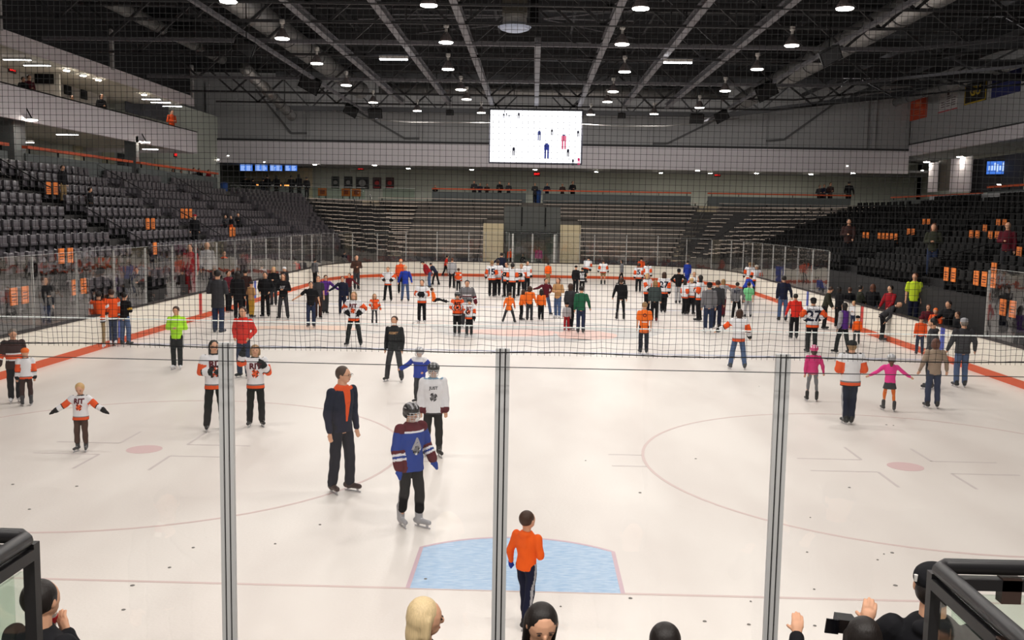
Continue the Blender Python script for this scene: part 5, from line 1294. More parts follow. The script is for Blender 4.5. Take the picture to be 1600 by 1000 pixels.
P_(641, 822, 631, 42, 'avs', 'black side cuff', 'helmet black', ('lo', 'dn'), 'boy in blue and maroon hockey jersey with caged black helmet skating forward', s=.05, st=.06, foot='skate lgrey', gl='rblue', kid=True, text=('A', .13, .68, 'lgrey'))
P_(676, 712, 568, 8, 'whitej', 'black cuff', 'helmet black', ('dn', 'dn'), 'boy in white hockey jersey with caged black helmet', s=.07, st=.03, foot='skate black', kid=True, text=('JUST', .045, .74, 'dgrey'))
P_(655, 630, 543, -20, 'bluew', 'dgrey', 'helmet lgrey', ('hi', 'out'), 'child in blue jersey with white shoulders, mostly hidden by the boy in white', s=.06, foot='skate dgrey', kid=True)
P_(616, 596, 494, -8, 'c black', 'dgrey', 'short brhair', ('dn', 'dn'), 'boy in black sweatshirt and grey trousers with legs apart', s=.12, foot='skate black', text=('ARMY', .055, .74, 'tan'))
P_(1268, 627, 540, 170, 'c pink hood', 'grey tight cuff', 'bike pink brhair', ('dn', 'lo'), 'girl in magenta jacket and pink striped helmet seen from behind', s=.085, foot='skate black', kid=True)
P_(1325, 663, 532, 178, 'rit', 'navy side', 'cap black dblond', ('be', 'be'), 'adult in white jersey with orange sleeves and black cap, back turned, navy trousers', s=.035, foot='skate black', fat=1.12)
P_(1388, 642, 554, 170, 'c hot', 'legor tight cuff', 'bike lgrey auburn', ('out', 'out'), 'girl in hot pink cape top, grey skirt and orange tights', s=.085, st=.05, foot='skate dgrey', kid=True, skirt='dgrey')
P_(1456, 638, 529, 175, 'jkt beige', 'djeans', 'bob auburn', ('lo', 'lo'), 'woman in beige jacket and flared blue jeans, back turned', s=.07, foot='skate black')
P_(1500, 605, 497, 178, 'c dgrey', 'jeans', 'cap lgrey greyh', ('lo', 'lo'), 'man in dark grey sweatshirt, grey cap and jeans, back turned', s=.06, foot='skate black', fat=1.15)
P_(1452, 608, 497, -120, 'hd dgrey hood', 'black', 'short bhair', ('pk', 'pk'), 'boy in dark grey hoodie turned toward the boards, behind the beige jacket', s=.06, foot='skate black')
P_(1436, 555, 494, 165, 'c orange', 'djeans', 'beanie maroon', ('dn', 'dn'), 'small child in orange top, maroon hat and jeans at the boards', s=.07, foot='skate dgrey', kid=True)
P_(1377, 533, 466, 60, 'c dgrey', 'black', 'bald skin', ('dr', 'dr'), 'bald man in dark grey bending toward the boards', s=.04, lean=50, H=1.72, foot='skate black')
P_(1403, 512, 452, -40, 'c dbrown', 'black', 'helmet white', ('be', 'be'), 'child in dark maroon top holding a white helmet against the boards', s=.06, foot='skate white', H=1.25)
P_(1360, 519, 444, 150, 'hd black', 'jeans short', 'long auburn', ('fd', 'fd'), 'woman in black hoodie and denim shorts, bare legs, back turned', s=.06, foot='skate white')
P_(1308, 512, 448, 120, 'c black', 'black', 'long bhair', ('fd', 'dn'), 'woman in black beside the boards, nearest the blue board line', s=.05)
P_(1325, 508, 449, 175, 'c black', 'dgrey', 'short auburn', ('be', 'be'), 'person in black with reddish hair in the crowd along the boards', s=.05)
P_(1341, 512, 446, 90, 'jkt olive', 'black', 'short bhair', ('fd', 'fd'), 'man in dark olive jacket in the crowd along the boards', s=.05)
P_(1287, 515, 447, 65, 'jkt olive', 'black', 'short brhair', ('fd', 'fd'), 'man in olive black jacket leaning forward behind the number 27 jersey', s=.05, lean=14, hp=25)
P_(1267, 552, 465, 180, 'rit', 'black', 'beanie black bhair', ('hi', 'hi'), 'adult in white jersey with black number 27 on the back', s=.07, text=False, back=[('27', .27, .66, 'navy'), ('VENTOLA', .05, .78, 'navy')], gl='black', fat=1.1)
P_(1240, 530, 459, 175, 'hd red hood', 'black', 'short bhair', ('lo', 'dn'), 'person in dark red hoodie and black trousers, back turned', s=.06, foot='skate black', kid=False)
P_(1222, 502, 431, 170, 'c navy', 'jeans', 'short bhair', ('dn', 'lo'), 'man in navy sweater and blue jeans, back turned, ahead of the red hoodie', s=.075)
P_(1316, 553, 473, -150, 'vest purple lgrey', 'black', 'long bhair', ('dn', 'dn'), 'woman in purple vest with grey sleeves striding away', s=.08, st=.1, foot='skate black')
P_(1338, 539, 493, 175, 'c bright', 'dgrey', 'beanie black', ('dn', 'dn'), 'toddler in bright orange top and black hat', s=.08, kid=True, foot='skate dgrey')
P_(1332, 515, 470, -40, 'c white', 'djeans', 'short blond', ('be', 'be'), 'blond child in white top behind the purple vest', s=.06, kid=True)
P_(1152, 577, 483, 175, 'rit', 'jeans', 'bob brhair', ('out', 'lo'), 'child with brown hair in white jersey and jeans, arms out, back turned', s=.12, foot='skate dgrey', text=False, gl=None)
P_(1150, 500, 441, 165, 'c grey', 'black', 'short bhair', ('dn', 'lo'), 'boy in grey sweatshirt with dark print on the back', s=.1, st=.06, back=[('RIT', .12, .74, 'navy')])
P_(1168, 497, 441, 180, 'tee mint', 'lgrey', 'short brhair', ('dn', 'dn'), 'child in green patterned shirt and pale grey trousers', s=.08, kid=True)
P_(1163, 475, 427, 120, 'c blue', 'navy', 'short bhair', ('fd', 'out'), 'person in royal blue top bending forward', s=.07, lean=35, H=1.6)
P_(1170, 458, 410, 160, 'rit', 'black', 'short dblond', ('lo', 'lo'), 'fair-haired player in white and orange jersey at the far curve of the boards', s=.07, text=False)
P_(1180, 461, 414, 175, 'rit', 'dnavy', 'beanie cream', ('lo', 'dn'), 'player in white jersey with pale hat at the far curve of the boards', s=.06, text=False)
P_(1106, 520, 441, 180, 'hd grey hood', 'djeans', 'cap black bhair', ('dn', 'dn'), 'man in light grey hoodie, dark cap and jeans, back turned', s=.055, foot='skate white')
P_(1119, 513, 438, 160, 'c dgrey', 'navy', 'short brhair', ('dn', 'dn'), 'person in charcoal top just behind the grey hoodie', s=.06)
P_(1128, 497, 436, 180, 'c lgrey', 'maroon', 'long dblond', ('dn', 'out'), 'woman in white top and maroon trousers, long fair hair', s=.04)
P_(1069, 492, 437, 120, 'rit', 'black', 'long bhair', ('dn', 'be'), 'dark-haired player in white jersey at the outer side of the chatting group', s=.06, text=False)
P_(1079, 492, 434, 150, 'rit', 'black', 'pony blond', ('dn', 'be'), 'blond player in white jersey with orange sleeves in the chatting group', s=.07, text=False)
P_(1092, 502, 430, -120, 'rit', 'black', 'long bhair', ('be', 'dn'), 'player with long dark hair in white jersey and dark skirt beside the grey hoodie', s=.05, text=False, skirt='black')
P_(1083, 478, 425, -10, 'rit', 'black', 'short dblond', ('be', 'be'), 'player in white jersey facing the camera inside the chatting group', s=.06)
P_(1059, 475, 420, 175, 'jkt black', 'lgrey', 'cap black bhair', ('hi', 'hi'), 'man in black jacket and pale grey trousers, back turned', s=.05)
P_(1073, 447, 407, 178, 'c blue long', 'blue', 'short bhair', ('dn', 'dn'), 'person in long royal blue coat by the far boards', s=.04)
P_(1036, 489, 425, 170, 'rit', 'black', 'long brhair', ('be', 'dn'), 'woman in white jersey numbered 27 and long black skirt', s=.04, text=False, back=[('27', .22, .68, 'navy')], skirt='black')
P_(1022, 503, 438, 175, 'jkt teal', 'black', 'long dblond', ('dn', 'dn'), 'blond woman in dark green jacket, black trousers and maroon skates', s=.05, st=.04, foot='skate maroon')
P_(1010, 487, 427, 40, 'rit', 'black', 'bob blond', ('dn', 'fd'), 'blond player in white jersey with orange sleeve beside the green jacket', s=.06, text=False)
P_(1005, 553, 472, 180, 'tee oran2 long', 'dnavy', 'short dblond', ('dn', 'dn'), 'boy in long orange T-shirt with dark print, back turned', s=.06, foot='skate black', back=[('O', .1, .74, 'maroon'), ('---', .12, .62, 'white')], kid=True)
P_(969, 500, 434, 178, 'jkt black', 'black tight', 'pony brhair', ('lo', 'dn'), 'slender woman all in black, back turned, legs slightly apart', s=.085, foot='skate black')
P_(997, 457, 411, 175, 'rit', 'black', 'pony brhair', ('dn', 'dn'), 'player in white jersey numbered 5 near the far boards', s=.06, text=False, back=[('5', .24, .68, 'navy')])
P_(1001, 440, 402, 180, 'c orange', 'dgrey', 'short bhair', ('dn', 'dn'), 'person in plain orange top at the far boards beyond number 5', s=.05)
P_(1011, 452, 409, 160, 'rit', 'black', 'pony bhair', ('dn', 'dn'), 'player in white jersey just right of number 5', s=.05, text=False)
P_(971, 445, 406, -100, 'c grey', 'black tight', 'long bhair', ('dn', 'lo'), 'dark-haired woman in grey top striding near the far boards', s=.03, st=.12)
P_(942, 445, 406, 178, 'rit', 'khaki short', 'short brhair', ('lo', 'lo'), 'man in white jersey and khaki shorts by the far boards', s=.07, text=False, fat=1.2)
P_(915, 442, 405, 150, 'rit', 'dgrey short', 'short bhair', ('dr', 'dr'), 'man in white jersey and shorts skating bent forward by the far boards', s=.04, st=.1, lean=30, text=False, fat=1.2, H=1.8)
P_(909, 457, 418, 175, 'refer', 'black', 'short bhair', ('be', 'be'), 'person in black jersey with white block print on the back', s=.06, back=[('RIT', .14, .72, 'white'), ('88', .18, .6, 'white')])
P_(899, 459, 415, 150, 'c black', 'black', 'beanie black', ('dn', 'dn'), 'tall person all in black beside the black jersey', s=.06)
P_(907, 521, 447, 178, 'c green', 'djeans', 'short bhair', ('dn', 'lo'), 'man in green sweater and jeans, back turned', s=.055, foot='skate black')
P_(890, 516, 443, 140, 'jkt dgrey', 'black', 'long brhair', ('dn', 'be'), 'woman in charcoal jacket next to the green sweater', s=.04, foot='skate maroon')
P_(885, 518, 472, 175, 'c lgrey', 'dred', 'beanie black', ('dn', 'dn'), 'small child in pale grey top and red trousers', s=.07, foot='skate dred', kid=True)
P_(871, 497, 434, -30, 'jkt tan', 'jeans', 'long auburn', ('be', 'be'), 'woman with long auburn hair in tan jacket and jeans', s=.05, foot='skate white')
P_(856, 445, 410, 170, 'c bright', 'khaki', 'short bhair', ('dn', 'dn'), 'man in bright orange sweatshirt near the far boards', s=.05)
P_(852, 493, 435, 20, 'c maroon', 'jeans', 'short brhair', ('hi', 'wide'), 'man in dark red jacket pointing, legs wide apart', s=.15, foot='skate black')
P_(845, 501, 452, 175, 'c oran2', 'black', 'long bhair', ('dn', 'dn'), 'child with long black hair in orange shirt, back turned', s=.05, kid=True)
P_(827, 502, 447, 170, 'c oran2', 'dgrey', 'bob brhair', ('dn', 'lo'), 'child in orange shirt and grey trousers, brown bob', s=.06, kid=True)
P_(814, 501, 452, 120, 'c oran2', 'black tight', 'bob brhair', ('fd', 'lo'), 'child in orange shirt and black tights leaning left of the brown bob', s=.05, kid=True, lean=10)
P_(795, 505, 457, 170, 'c oran2 long', 'dgrey', 'short brhair', ('lo', 'lo'), 'child in orange shirt squatting with legs wide apart', s=.2, kid=True, lean=15, H=1.25)
P_(768, 464, 407, 165, 'rit', 'black', 'short dblond', ('lo', 'be'), 'player in white jersey numbered 15 in the circle of teammates', s=.06, text=False, back=[('15', .24, .68, 'navy')])
P_(777, 463, 406, -170, 'rit', 'black', 'short brhair', ('be', 'lo'), 'player in white jersey on the near side of the circle beside number 15', s=.05, text=False)
P_(791, 465, 410, -30, 'rit', 'black', 'short brhair', ('be', 'be'), 'player in white jersey facing into the circle of teammates', s=.06)
P_(800, 468, 411, 175, 'rit', 'black', 'pony bhair', ('dn', 'dn'), 'player with dark ponytail, back turned, middle of the circle of teammates', s=.05, text=False)
P_(814, 464, 412, -25, 'rit', 'black', 'short dblond', ('be', 'be'), 'player in white jersey with folded arms at the outer edge of the circle', s=.09)
P_(823, 457, 408, 30, 'rit', 'black', 'short brhair', ('dn', 'dn'), 'tall player in white jersey behind the folded arms of a teammate', s=.05)
P_(729, 512, 438, 5, 'gmar', 'dgrey', 'short bhair', ('lo', 'lo'), 'man in grey and maroon jersey standing behind two children', s=.08)
P_(714, 525, 457, 5, 'ritor', 'black', 'helmet black', ('be', 'be'), 'child in orange jersey and dark helmet in front of the grey-maroon jersey', s=.05, kid=True, foot='skate lgrey', gl='black')
P_(733, 527, 466, -5, 'rit', 'black side', 'helmet black', ('dn', 'be'), 'child in white jersey and dark helmet next to the orange jersey child', s=.06, kid=True, foot='skate lgrey', gl='black')
P_(679, 475, 452, 110, 'c oran2', 'black', 'short brhair', ('dn', 'bk'), 'child in orange sitting fallen on the ice', sit=True, H=1.3, lean=-15, kid=True)
P_(659, 505, 437, -5, 'rit', 'black', 'short brhair', ('be', 'be'), 'player in white jersey facing the camera beside the fallen child', s=.065, foot='skate white', gl='black')
P_(633, 471, 415, 5, 'jkt blue', 'jeans', 'short blond', ('lo', 'lo'), 'blond man in royal blue jacket and jeans', s=.09)
P_(626, 459, 405, 10, 'c orange', 'black', 'short oran2', ('dn', 'dn'), 'person in orange behind the royal blue jacket', s=.05)
P_(606, 471, 417, -5, 'rit', 'black', 'short dblond', ('hi', 'hi'), 'player in white jersey, hands on hips, legs apart', s=.1)
P_(585, 508, 459, 20, 'ritor', 'dgrey tight', 'long dblond', ('lo', 'be'), 'girl in orange jersey and grey jeans with long fair hair', s=.07, kid=True)
P_(553, 541, 456, -5, 'rit', 'black', 'long dblond', ('hi', 'hi'), 'blond woman in white jersey standing with legs wide, hands on hips', s=.13, gl='black')
P_(535, 492, 432, 10, 'jkt navy', 'navy', 'short bhair', ('dn', 'out'), 'man in navy jacket holding one arm out, behind the wide-legged woman', s=.06)
P_(546, 470, 427, -10, 'c maroon', 'dgrey', 'short brhair', ('out', 'dn'), 'person in maroon top partly hidden by the navy jacket', s=.05)
P_(557, 453, 399, 20, 'jkt brown', 'dgrey', 'bald skin', ('be', 'be'), 'man in brown jacket holding a small child near the far boards', s=.05)
P_(538, 431, 392, 150, 'c navy', 'djeans', 'short bhair', ('be', 'be'), 'man in dark navy top and jeans at the far boards, seen from behind', s=.05)
P_(585, 425, 388, 175, 'jkt black', 'jeans', 'short bhair', ('be', 'be'), 'man in black jacket and jeans standing at the far boards', s=.05)
P_(671, 450, 406, -70, 'c dred', 'jeans', 'cap dgrey brhair', ('dr', 'dr'), 'man in dark red top leaning over near the far boards', s=.05, lean=35, H=1.75)
P_(681, 446, 417, -120, 'c navy', 'black', 'short bhair', ('dr', 'dr'), 'person in navy crouching beside the dark red top', s=.06, st=.12, lean=40, H=1.5)
P_(696, 432, 399, 100, 'tee red', 'black', 'short bhair', ('lo', 'lo'), 'man in bright red T-shirt striding by the far boards', s=.03, st=.15, lean=10)
P_(693, 424, 389, 0, 'c black', 'black', 'long bhair', ('be', 'be'), 'dark-haired person in black behind the bright red T-shirt', s=.04)
P_(706, 451, 403, 170, 'hd lgrey', 'black', 'short auburn', ('dn', 'dn'), 'person in white sweatshirt and black trousers gliding with a child', s=.07)
P_(716, 456, 419, 160, 'ritor', 'black', 'short brhair', ('dn', 'dn'), 'child in orange and white jersey beside the white sweatshirt', s=.06, kid=True, text=False)
P_(486, 512, 440, 10, 'tee black', 'djeans', 'short bhair', ('lo', 'out'), 'man in black T-shirt and dark jeans with one arm out for balance', s=.06, foot='skate brown')
P_(497, 498, 431, 20, 'tee dgrey', 'dbrown', 'short brhair', ('dn', 'dn'), 'person in charcoal T-shirt close behind the black T-shirt', s=.05)
P_(508, 491, 429, 25, 'c purple', 'dgrey', 'short brhair', ('out', 'dn'), 'person in dark purple top and headband reaching an arm out', s=.04, lean=10)
P_(443, 499, 428, 0, 'hd black hood', 'dgrey', 'long auburn', ('be', 'be'), 'woman in black hoodie with pale print and charcoal trousers', s=.1, text=('RIT', .08, .7, 'lgrey'))
P_(415, 496, 425, 0, 'jkt black', 'black', 'short bhair', ('pk', 'pk'), 'man in plain black jacket and trousers with hands in pockets', s=.065, fat=1.1)
P_(393, 497, 440, 150, 'jkt tan', 'gold', 'beanie dgrey', ('be', 'be'), 'person in sandy patterned jacket and mustard trousers', s=.04)
P_(384, 492, 420, 170, 'jkt dbrown', 'black', 'short bhair', ('dn', 'be'), 'person in dark brown coat next to the sandy jacket', s=.05)
P_(372, 500, 424, 175, 'jkt black long', 'black', 'long bhair', ('dn', 'dn'), 'person in long black coat, back turned, in the crowd by the boards', s=.05)
P_(357, 488, 423, 60, 'c maroon', 'black', 'short brhair', ('be', 'fd'), 'man in maroon shirt reaching forward in the crowd by the boards', s=.04)
P_(341, 519, 422, 175, 'jkt dgrey long', 'djeans', 'short bhair', ('be', 'be'), 'man in dark jacket with light piping and blue jeans, back turned', s=.055, foot='shoe navy', fat=1.1)
P_(408, 465, 412, 178, 'rit', 'black', 'short bhair', ('lo', 'lo'), 'player in white jersey numbered 42 bending in the crowd', s=.06, text=False, back=[('42', .24, .68, 'navy')], lean=12)
P_(396, 460, 408, -20, 'c orange', 'black', 'bob auburn', ('dn', 'dn'), 'person in orange top just beside number 42', s=.05)
P_(428, 478, 417, 0, 'jkt black', 'dgrey', 'long blond', ('be', 'be'), 'fair-haired woman in black jacket between number 42 and the black hoodie', s=.05)
P_(433, 455, 407, 170, 'jkt black', 'black', 'beanie black', ('dn', 'dn'), 'person in black with dark hat behind the fair-haired woman', s=.05)
P_(445, 470, 417, -30, 'c dgrey', 'black', 'beanie white', ('dn', 'dn'), 'person with a white hat just behind the black hoodie woman', s=.05)
P_(418, 452, 409, 30, 'c dbrown', 'black', 'short greyh', ('be', 'be'), 'grey-haired person in brown among the crowd left of the ice', s=.05)
P_(377, 470, 409, 0, 'c maroon', 'dgrey', 'short auburn', ('be', 'dn'), 'person in maroon sweater at the back of the crowd by the boards', s=.05)
P_(462, 450, 404, 170, 'c red', 'ljeans', 'short bhair', ('dn', 'be'), 'man in scarlet sweater and pale jeans facing the boards', s=.045)
P_(451, 440, 408, 160, 'c dgrey', 'dgrey', 'short bhair', ('dn', 'dn'), 'person in grey top left of the scarlet sweater', s=.045)
P_(492, 447, 404, 150, 'c grey', 'black', 'short bhair', ('dn', 'dn'), 'person in light grey sweater and black trousers near the curved boards', s=.05)
P_(156, 545, 455, -160, 'ritor', 'khaki', 'short bhair', ('dn', 'fw'), 'man in orange jersey and khaki trousers reaching over the boards', s=.055, foot='skate white', text=False)
P_(176, 541, 452, -130, 'ritor', 'djeans', 'short brhair', ('dn', 'dn'), 'man in orange and white jersey and dark jeans at the boards', s=.05, foot='skate white', text=False)
P_(196, 540, 457, 165, 'pens', 'jeans', 'short bhair', ('dn', 'be'), 'man in black jersey with gold shoulder stripes and jeans', s=.075, foot='skate black')
P_(783, 443, 395, 170, 'c navy', 'djeans', 'short bhair', ('out', 'dn'), 'person in navy lifting a child at the far boards', s=.05)
P_(1463, 552, 500, -100, 'c dgrey', 'black', 'short bhair', ('dn', 'dn'), 'dark-haired boy in charcoal close to the boards beyond the grey hoodie boy', s=.05) if False else None
# --- people off the ice
G2 = dict(group='people behind the boards'); G3 = dict(group='spectators in the stands'); G4 = dict(group='people on the concourse')
con(797, 388, 58.9, .7, 0, 'c orange', 'black', 'short brhair', ('dn', 'dn'), 'child in orange held up behind the far glass by the gate', foot='shoe black', **G2)
con(697+2, 389, 58.9, .35, 0, 'c dgrey', 'black', 'short bhair', ('be', 'be'), 'dark figure behind the far glass above the red T-shirt', foot='shoe black', **G2) if False else None
con(842, 385, 62.0, .3, 0, 'c hot', 'black', 'short brhair', ('dn', 'dn'), 'person in pink seen through the glass of the centre gate', foot='shoe black', **G2)
con(817, 397, 61.5, .3, 0, 'c black', 'black', 'short bhair', ('dn', 'dn'), 'dark figure behind the glass of the centre gate, by its post', foot='shoe black', **G2)
beh(69, 433, -13.45, .8, 60, 'jkt black', 'djeans', 'long auburn', ('dn', 'be'), 'woman with reddish hair and black jacket walking behind the glass', foot='shoe black', **G2)
beh(213, 418, -13.4, .8, 20, 'c dgrey', 'black', 'short brhair', ('be', 'be'), 'seated person in grey behind the glass near the orange jerseys', foot='shoe black', **G2)
beh(350, 392, -13.4, .8, 30, 'block black orange', 'black', 'short bhair', ('dn', 'dn'), 'man in black with orange scarf behind the side glass', foot='shoe black', **G2)
beh(323, 378, -13.4, .8, 40, 'c lgrey', 'dnavy', 'bald greyh', ('dn', 'dn'), 'man in pale grey shirt behind the side glass', foot='shoe black', **G2)
beh(297, 381, -13.5, .8, 0, 'c dred', 'dred', 'short bhair', ('dn', 'dn'), 'person in dark red behind the side glass', foot='shoe black', **G2)
qb = at_x(1430, 427, 13.7); mb = MB(); mb.box(13.55, 13.87, qb[1]-1.1, qb[1]+1.1, .5, .6); e = empty('players_bench', (0, 0, 0), 'black wooden bench behind the open boards under the lime green T-shirt', 'bench'); mb.build('seat_plank', M_black, e)
for q in (-.9, .9): MB().box(13.6, 13.82, qb[1]+q-.04, qb[1]+q+.04, .1, .5).build('leg', M_black, e)
beh(1430, 427, 13.7, .6, -20, 'tee lime', 'navy', 'short auburn', ('dn', 'dn'), 'man in lime green T-shirt standing at the open bench', foot='shoe black', hy=-20, **G2)
beh(1466, 479, 13.35, 0.1, -40, 'c orange', 'black', 'short oran2', ('fw', 'fw'), 'person in orange leaning on the open bench boards', foot='shoe black', lean=20, **G2)
beh(1483, 470, 13.4, 0.1, -60, 'jkt black', 'black', 'short bhair', ('fw', 'fw'), 'man in black leaning on the open bench boards beside the orange top', foot='shoe black', **G2)
beh(1451, 476, 13.4, 0.1, -30, 'c maroon', 'black', 'short auburn', ('fd', 'fd'), 'person in maroon leaning on the open bench boards', foot='shoe black', **G2)
beh(1392, 446, 13.4, .1, -60, 'c dred', 'black', 'short bhair', ('fd', 'fd'), 'person in dark red behind the boards holding the child', foot='shoe black', **G2)
beh(1497, 487, 13.35, .1, -80, 'c black', 'black', 'short brhair', ('dn', 'dn'), 'dark-haired person in black just behind the grey cap at the bench', foot='shoe black', **G2)
beh(97, 258, -18.2, 4.47, 70, 'c black', 'khaki', 'short bhair', ('dn', 'dn'), 'man in dark top and khaki trousers standing among the upper seats', foot='shoe black', **G3)
beh(140, 293, -17.3, 4.03, 100, 'c black', 'black', 'short bhair', ('dn', 'dn'), 'figure all in black crossing the seats below the khaki trousers man', foot='shoe black', **G3)
beh(304, 335, -14.8, 2.7, 20, 'jkt black', 'black', 'cap dred', ('dn', 'dn'), 'person with red cap and black jacket at the bottom of the seats', foot='shoe black', **G3)
beh(352, 336, -15.6, 3.14, 30, 'c dgrey', 'black', 'short bhair', ('dn', 'be'), 'child in dark grey among the seats at the bend of the stand', foot='shoe black', **G3)
beh(372, 333, -15.6, 3.14, 20, 'c black', 'black', 'short brhair', ('be', 'be'), 'person in black with crossed arms at the bend of the stand', foot='shoe black', **G3)
beh(361, 340, -15.6, 3.14, 0, 'c black', 'orange', 'short bhair', ('dn', 'dn'), 'small child with orange trousers at the bend of the stand', foot='shoe black', **G3)
beh(1327, 342, 15.2, 2.26, -20, 'c dbrown', 'black', 'short bhair', ('fd', 'be'), 'man in dark maroon coming down the stand aisle by the handrail', foot='shoe black', **G3)
beh(1460, 349, 15.2, 2.26, -30, 'c olive', 'djeans', 'long auburn', ('be', 'be'), 'woman in olive top and jeans standing in the stand aisle', foot='shoe black', **G3)
beh(1576, 347, 15.9, 2.5, -40, 'c maroon', 'dgrey', 'bald brhair', ('dn', 'be'), 'man in maroon jacket standing high among the black seats', foot='shoe black', **G3)
con(1327, 283, 71.9, 5.45, 170, 'c black', 'black', 'short bhair', ('fd', 'lo'), 'dark figure in the gap between two guard walls of the far concourse', foot='shoe black', **G4)
for i, (px, t) in enumerate(((680, 289), (741, 282), (750, 286), (761, 287), (781, 283), (795, 285), (855, 286), (879, 287), (895, 283), (1281, 289), (1288, 288), (1298, 285))):
    con(px, t, 72.2, 5.45, (10, -10, 20)[i % 3], 'c '+('black', 'dgrey', 'navy', 'dbrown')[i % 4], 'black', 'short '+('bhair', 'brhair')[i % 2], ('be', 'be'), 'dark silhouette at the far concourse rail, %s' % ('alone at the left end of the rail', 'first of the five left of the gate', 'second of the five left of the gate', 'third of the five left of the gate', 'fourth of the five left of the gate', 'fifth of the five left of the gate', 'first right of the gate', 'second right of the gate', 'third right of the gate', 'first of three by the glowing arch', 'second of three by the glowing arch', 'third of three by the glowing arch')[i], foot='shoe black', **G4)
con(836, 286, 72.0, 5.45, 0, 'c dgrey', 'black', 'short brhair', ('be', 'be'), 'person in grey standing in the rail gap beside the blue bin', foot='shoe black', **G4)
for i, (px, t) in enumerate(((418, 273), (432, 274), (455, 274), (467, 272), (479, 276))):
    con(px, t, 74.2, 5.45, (160, 180, -150)[i % 3], 'jkt black', 'black', ('short bhair', 'long bhair')[i % 2], ('be', 'dn'), 'dark silhouette waiting at the food counter, %s' % ('first of five', 'second of five', 'third of five', 'fourth of five', 'fifth of five')[i], foot='shoe black', **G4)
for i, (px, t) in enumerate(((383, 276), (395, 279), (411, 278))):
    con(px, t, 77.0, 5.45, 180, 'jkt black', 'black', 'short bhair', ('be', 'be'), 'dark customer near the food counter, %s' % ('farthest left', 'middle one', 'rightmost')[i], foot='shoe black', **G4)
for i, (px, t) in enumerate(((270, 264), (283, 266), (303, 262), (311, 263), (326, 265))):
    beh(px, t, -20.75, 5.6, 60, 'c '+('black', 'black', 'lgrey', 'black', 'dred')[i], 'black', ('long', 'short')[i % 2]+' bhair', ('be', 'be'), 'spectator in %s at the left concourse rail end%s' % (('black', 'black', 'grey', 'black', 'dark red')[i], (', first', ', second', '', ', beside the grey one', '')[i]), foot='shoe black', **G4)
gz = z1+.43
for i, (px, t, c, hh) in enumerate(((45, 117, 'c maroon', 'short brhair'), (36, 120, 'c black', 'short bhair'), (158, 147, 'c black', 'long bhair'), (112, 149, 'c lime', 'short brhair'), (268, 171, 'c orange', 'short bhair'))):
    beh(px, t, -21.1, gz, 60, c, 'black', hh, ('be', 'be'), ('person in maroon at the gallery edge below the television', 'person in black at the gallery edge under the exit sign', 'woman in black with long dark hair at the gallery edge', 'person in yellow-green at the gallery edge below the pictures', 'person in orange at the end of the gallery')[i], foot='shoe black', **G4)
# --- nearest figures
NG = dict(group='people by the near glass', foot='shoe black')
P_(818, 1040, 800, 150, 'hd bright hood', 'navy side', 'short brhair', ('lo', 'be'), 'boy in orange hoodie skating past behind the goal line', X=at_y(822, 900, -.9)[0], Y=-.9, H=at_y(818, 799, -.9)[2], s=.06, st=.1, gl='blue', foot='skate black', hy=-20)
def front(px, top, Y, *a, **k): q = at_y(px, top, Y); return person(px, 0, top, *a, X=q[0], Y=Y, z=.1, H=q[2]-.1, **k, **NG)
front(660, 937, -4.85, 105, 'c black', 'djeans', 'bob platinum', ('dn', 'dn'), 'blond woman with straight bob in profile at the near glass', hp=8)
front(846, 945, -4.9, 12, 'c black', 'black', 'long bhair', ('dn', 'dn'), 'smiling woman with long dark hair turned to the camera at the near glass', hp=22, face=True)
front(1040, 976, -5.0, 170, 'c black', 'black', 'short bhair', ('dn', 'dn'), 'dark-haired head barely showing at the bottom near the glass')
fp = front(1351, 967, -5.0, 175, 'c black', 'black', 'bob bhair', ('cam', 'dn'), 'dark-haired person filming with a black camcorder at the near glass')
front(60, 909, -5.0, 160, 'c black', 'black', 'short bhair', ('dn', 'cup'), 'dark-haired man beside the railing post holding a cup')
hm_ = front(1462, 884, -4.9, 165, 'hd black hood', 'black', 'cap black bhair', ('pinch', 'dn'), 'person in black hoodie raising one hand beside the right railing')
run_jobs(); finish_decals()
# hands' things
q = at_y(80, 966, -4.84); mb = MB(); mb.lathe([(.03, -.06), (.038, .06), (.04, .062)], n=14); mb.lathe([(.0365, -.02), (.039, .03)], n=14, mi=1)
o = mb.build('paper_cup', [mat('white paper cup', (220, 216, 210), .6), mat('red cup print', (190, 40, 50), .6)]); o.location = tuple(q); o.rotation_euler = (.3, .2, 0); tag(o, 'white and red paper cup held by the man beside the left railing', 'cup')
q = at_y(1310, 972, -4.8); e = empty('camcorder', tuple(q), 'black camcorder with its screen flipped out, held up at the near glass', 'camcorder'); e.rotation_euler = (0, .1, 0)
mb = MB(); mb.box(-.01, .1, -.05, .07, -.05, .035); mb.build('camera_body', mat('black camera plastic', (16, 16, 18), .35), e)
mb = MB(); mb.box(-.095, -.012, -.06, -.05, -.055, .035); mb.build('flip_screen', mat('black camera screen', (12, 12, 16), .2), e)
mb = MB(); mb.tube([(.04, .07, -.01), (.04, .12, -.01)], .026, n=14); mb.build('lens_barrel', M_black, e)
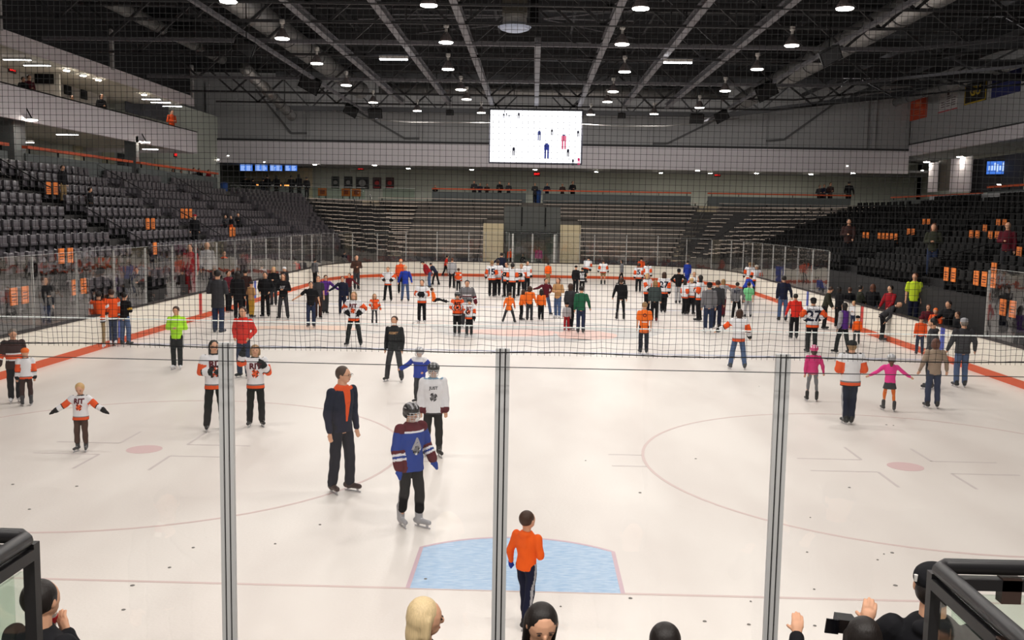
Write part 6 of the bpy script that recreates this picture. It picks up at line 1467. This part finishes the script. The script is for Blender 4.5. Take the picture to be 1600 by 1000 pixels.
q = at_y(1431, 903, -4.95); o = MB().lathe([(.008, -.02), (.012, .02)], n=8).build('bottle_cap_toy', M_white); o.location = tuple(q); tag(o, 'tiny pale object pinched in the raised hand', 'small object')

# ---------------------------------------------------------------- corner railings near the camera
def ray_d(px, py, d): return np.array(CAM)+ray(px, py)*d
def corner_rail(C, sx, lab, y0):
    C = np.array(C); e = empty('corner_railing', tuple(C), lab, 'railing'); L = 2.6
    mb = MB(); mb.tube([(sx*L, 0, 0), (sx*.03, 0, 0), (0, -.03, 0), (0, -2.4, 0)], .024, n=12); mb.build('top_rail', M_rail, e, True)
    mb = MB(); mb.box(sx*L if sx < 0 else .02, -.02 if sx < 0 else L, -.02, .02, -.07, -.035); mb.box(-.02, .02, -2.4, -.02, -.07, -.035); mb.build('glass_channel', M_rail, e)
    mb = MB(); mb.box(-.018, .018, -.018, .018, -C[2]+.2, -.02); mb.build('post', M_rail, e)
    mb = MB(); a, b_ = sorted((sx*.06, sx*L)); mb.box(a, b_, -.005, .005, -1.1, -.09); mb.build('glass_sheet', M_gglass, e)
    mb = MB(); mb.box(-.005, .005, -2.4, -.06, -1.1, -.09); mb.build('glass_sheet', M_gglass, e)
    mb = MB(); mb.box(min(sx*.2, sx*.26), max(sx*.2, sx*.26), -.02, .02, -.11, -.03); mb.build('clamp', mat('dark bronze clamp', (60, 44, 38), .5), e)
    mb = MB(); mb.box(-.02, .02, -.5, -.44, -.16, -.03); mb.build('clamp', mat('dark bronze clamp', (60, 44, 38), .5), e)
    return e
corner_rail(ray_d(48, 838, 3.0), -1, 'black tube corner railing with glass panel beside the dark-haired man and cup', 0)
corner_rail(ray_d(1462, 884, 3.0), 1, 'black tube corner railing with greenish glass panel beside the black hoodie', 0)
mb = MB(); mb.box(-8, 8, -16, -8.4, -.1, .9); struct('floor_near_stand', mb, M_conc)
mb = MB(); mb.box(-12, 12, -8.4, YN-.5, -.1, .1); struct('floor_near_walk', mb, M_conc)
print('PEOPLE', PCOUNT)
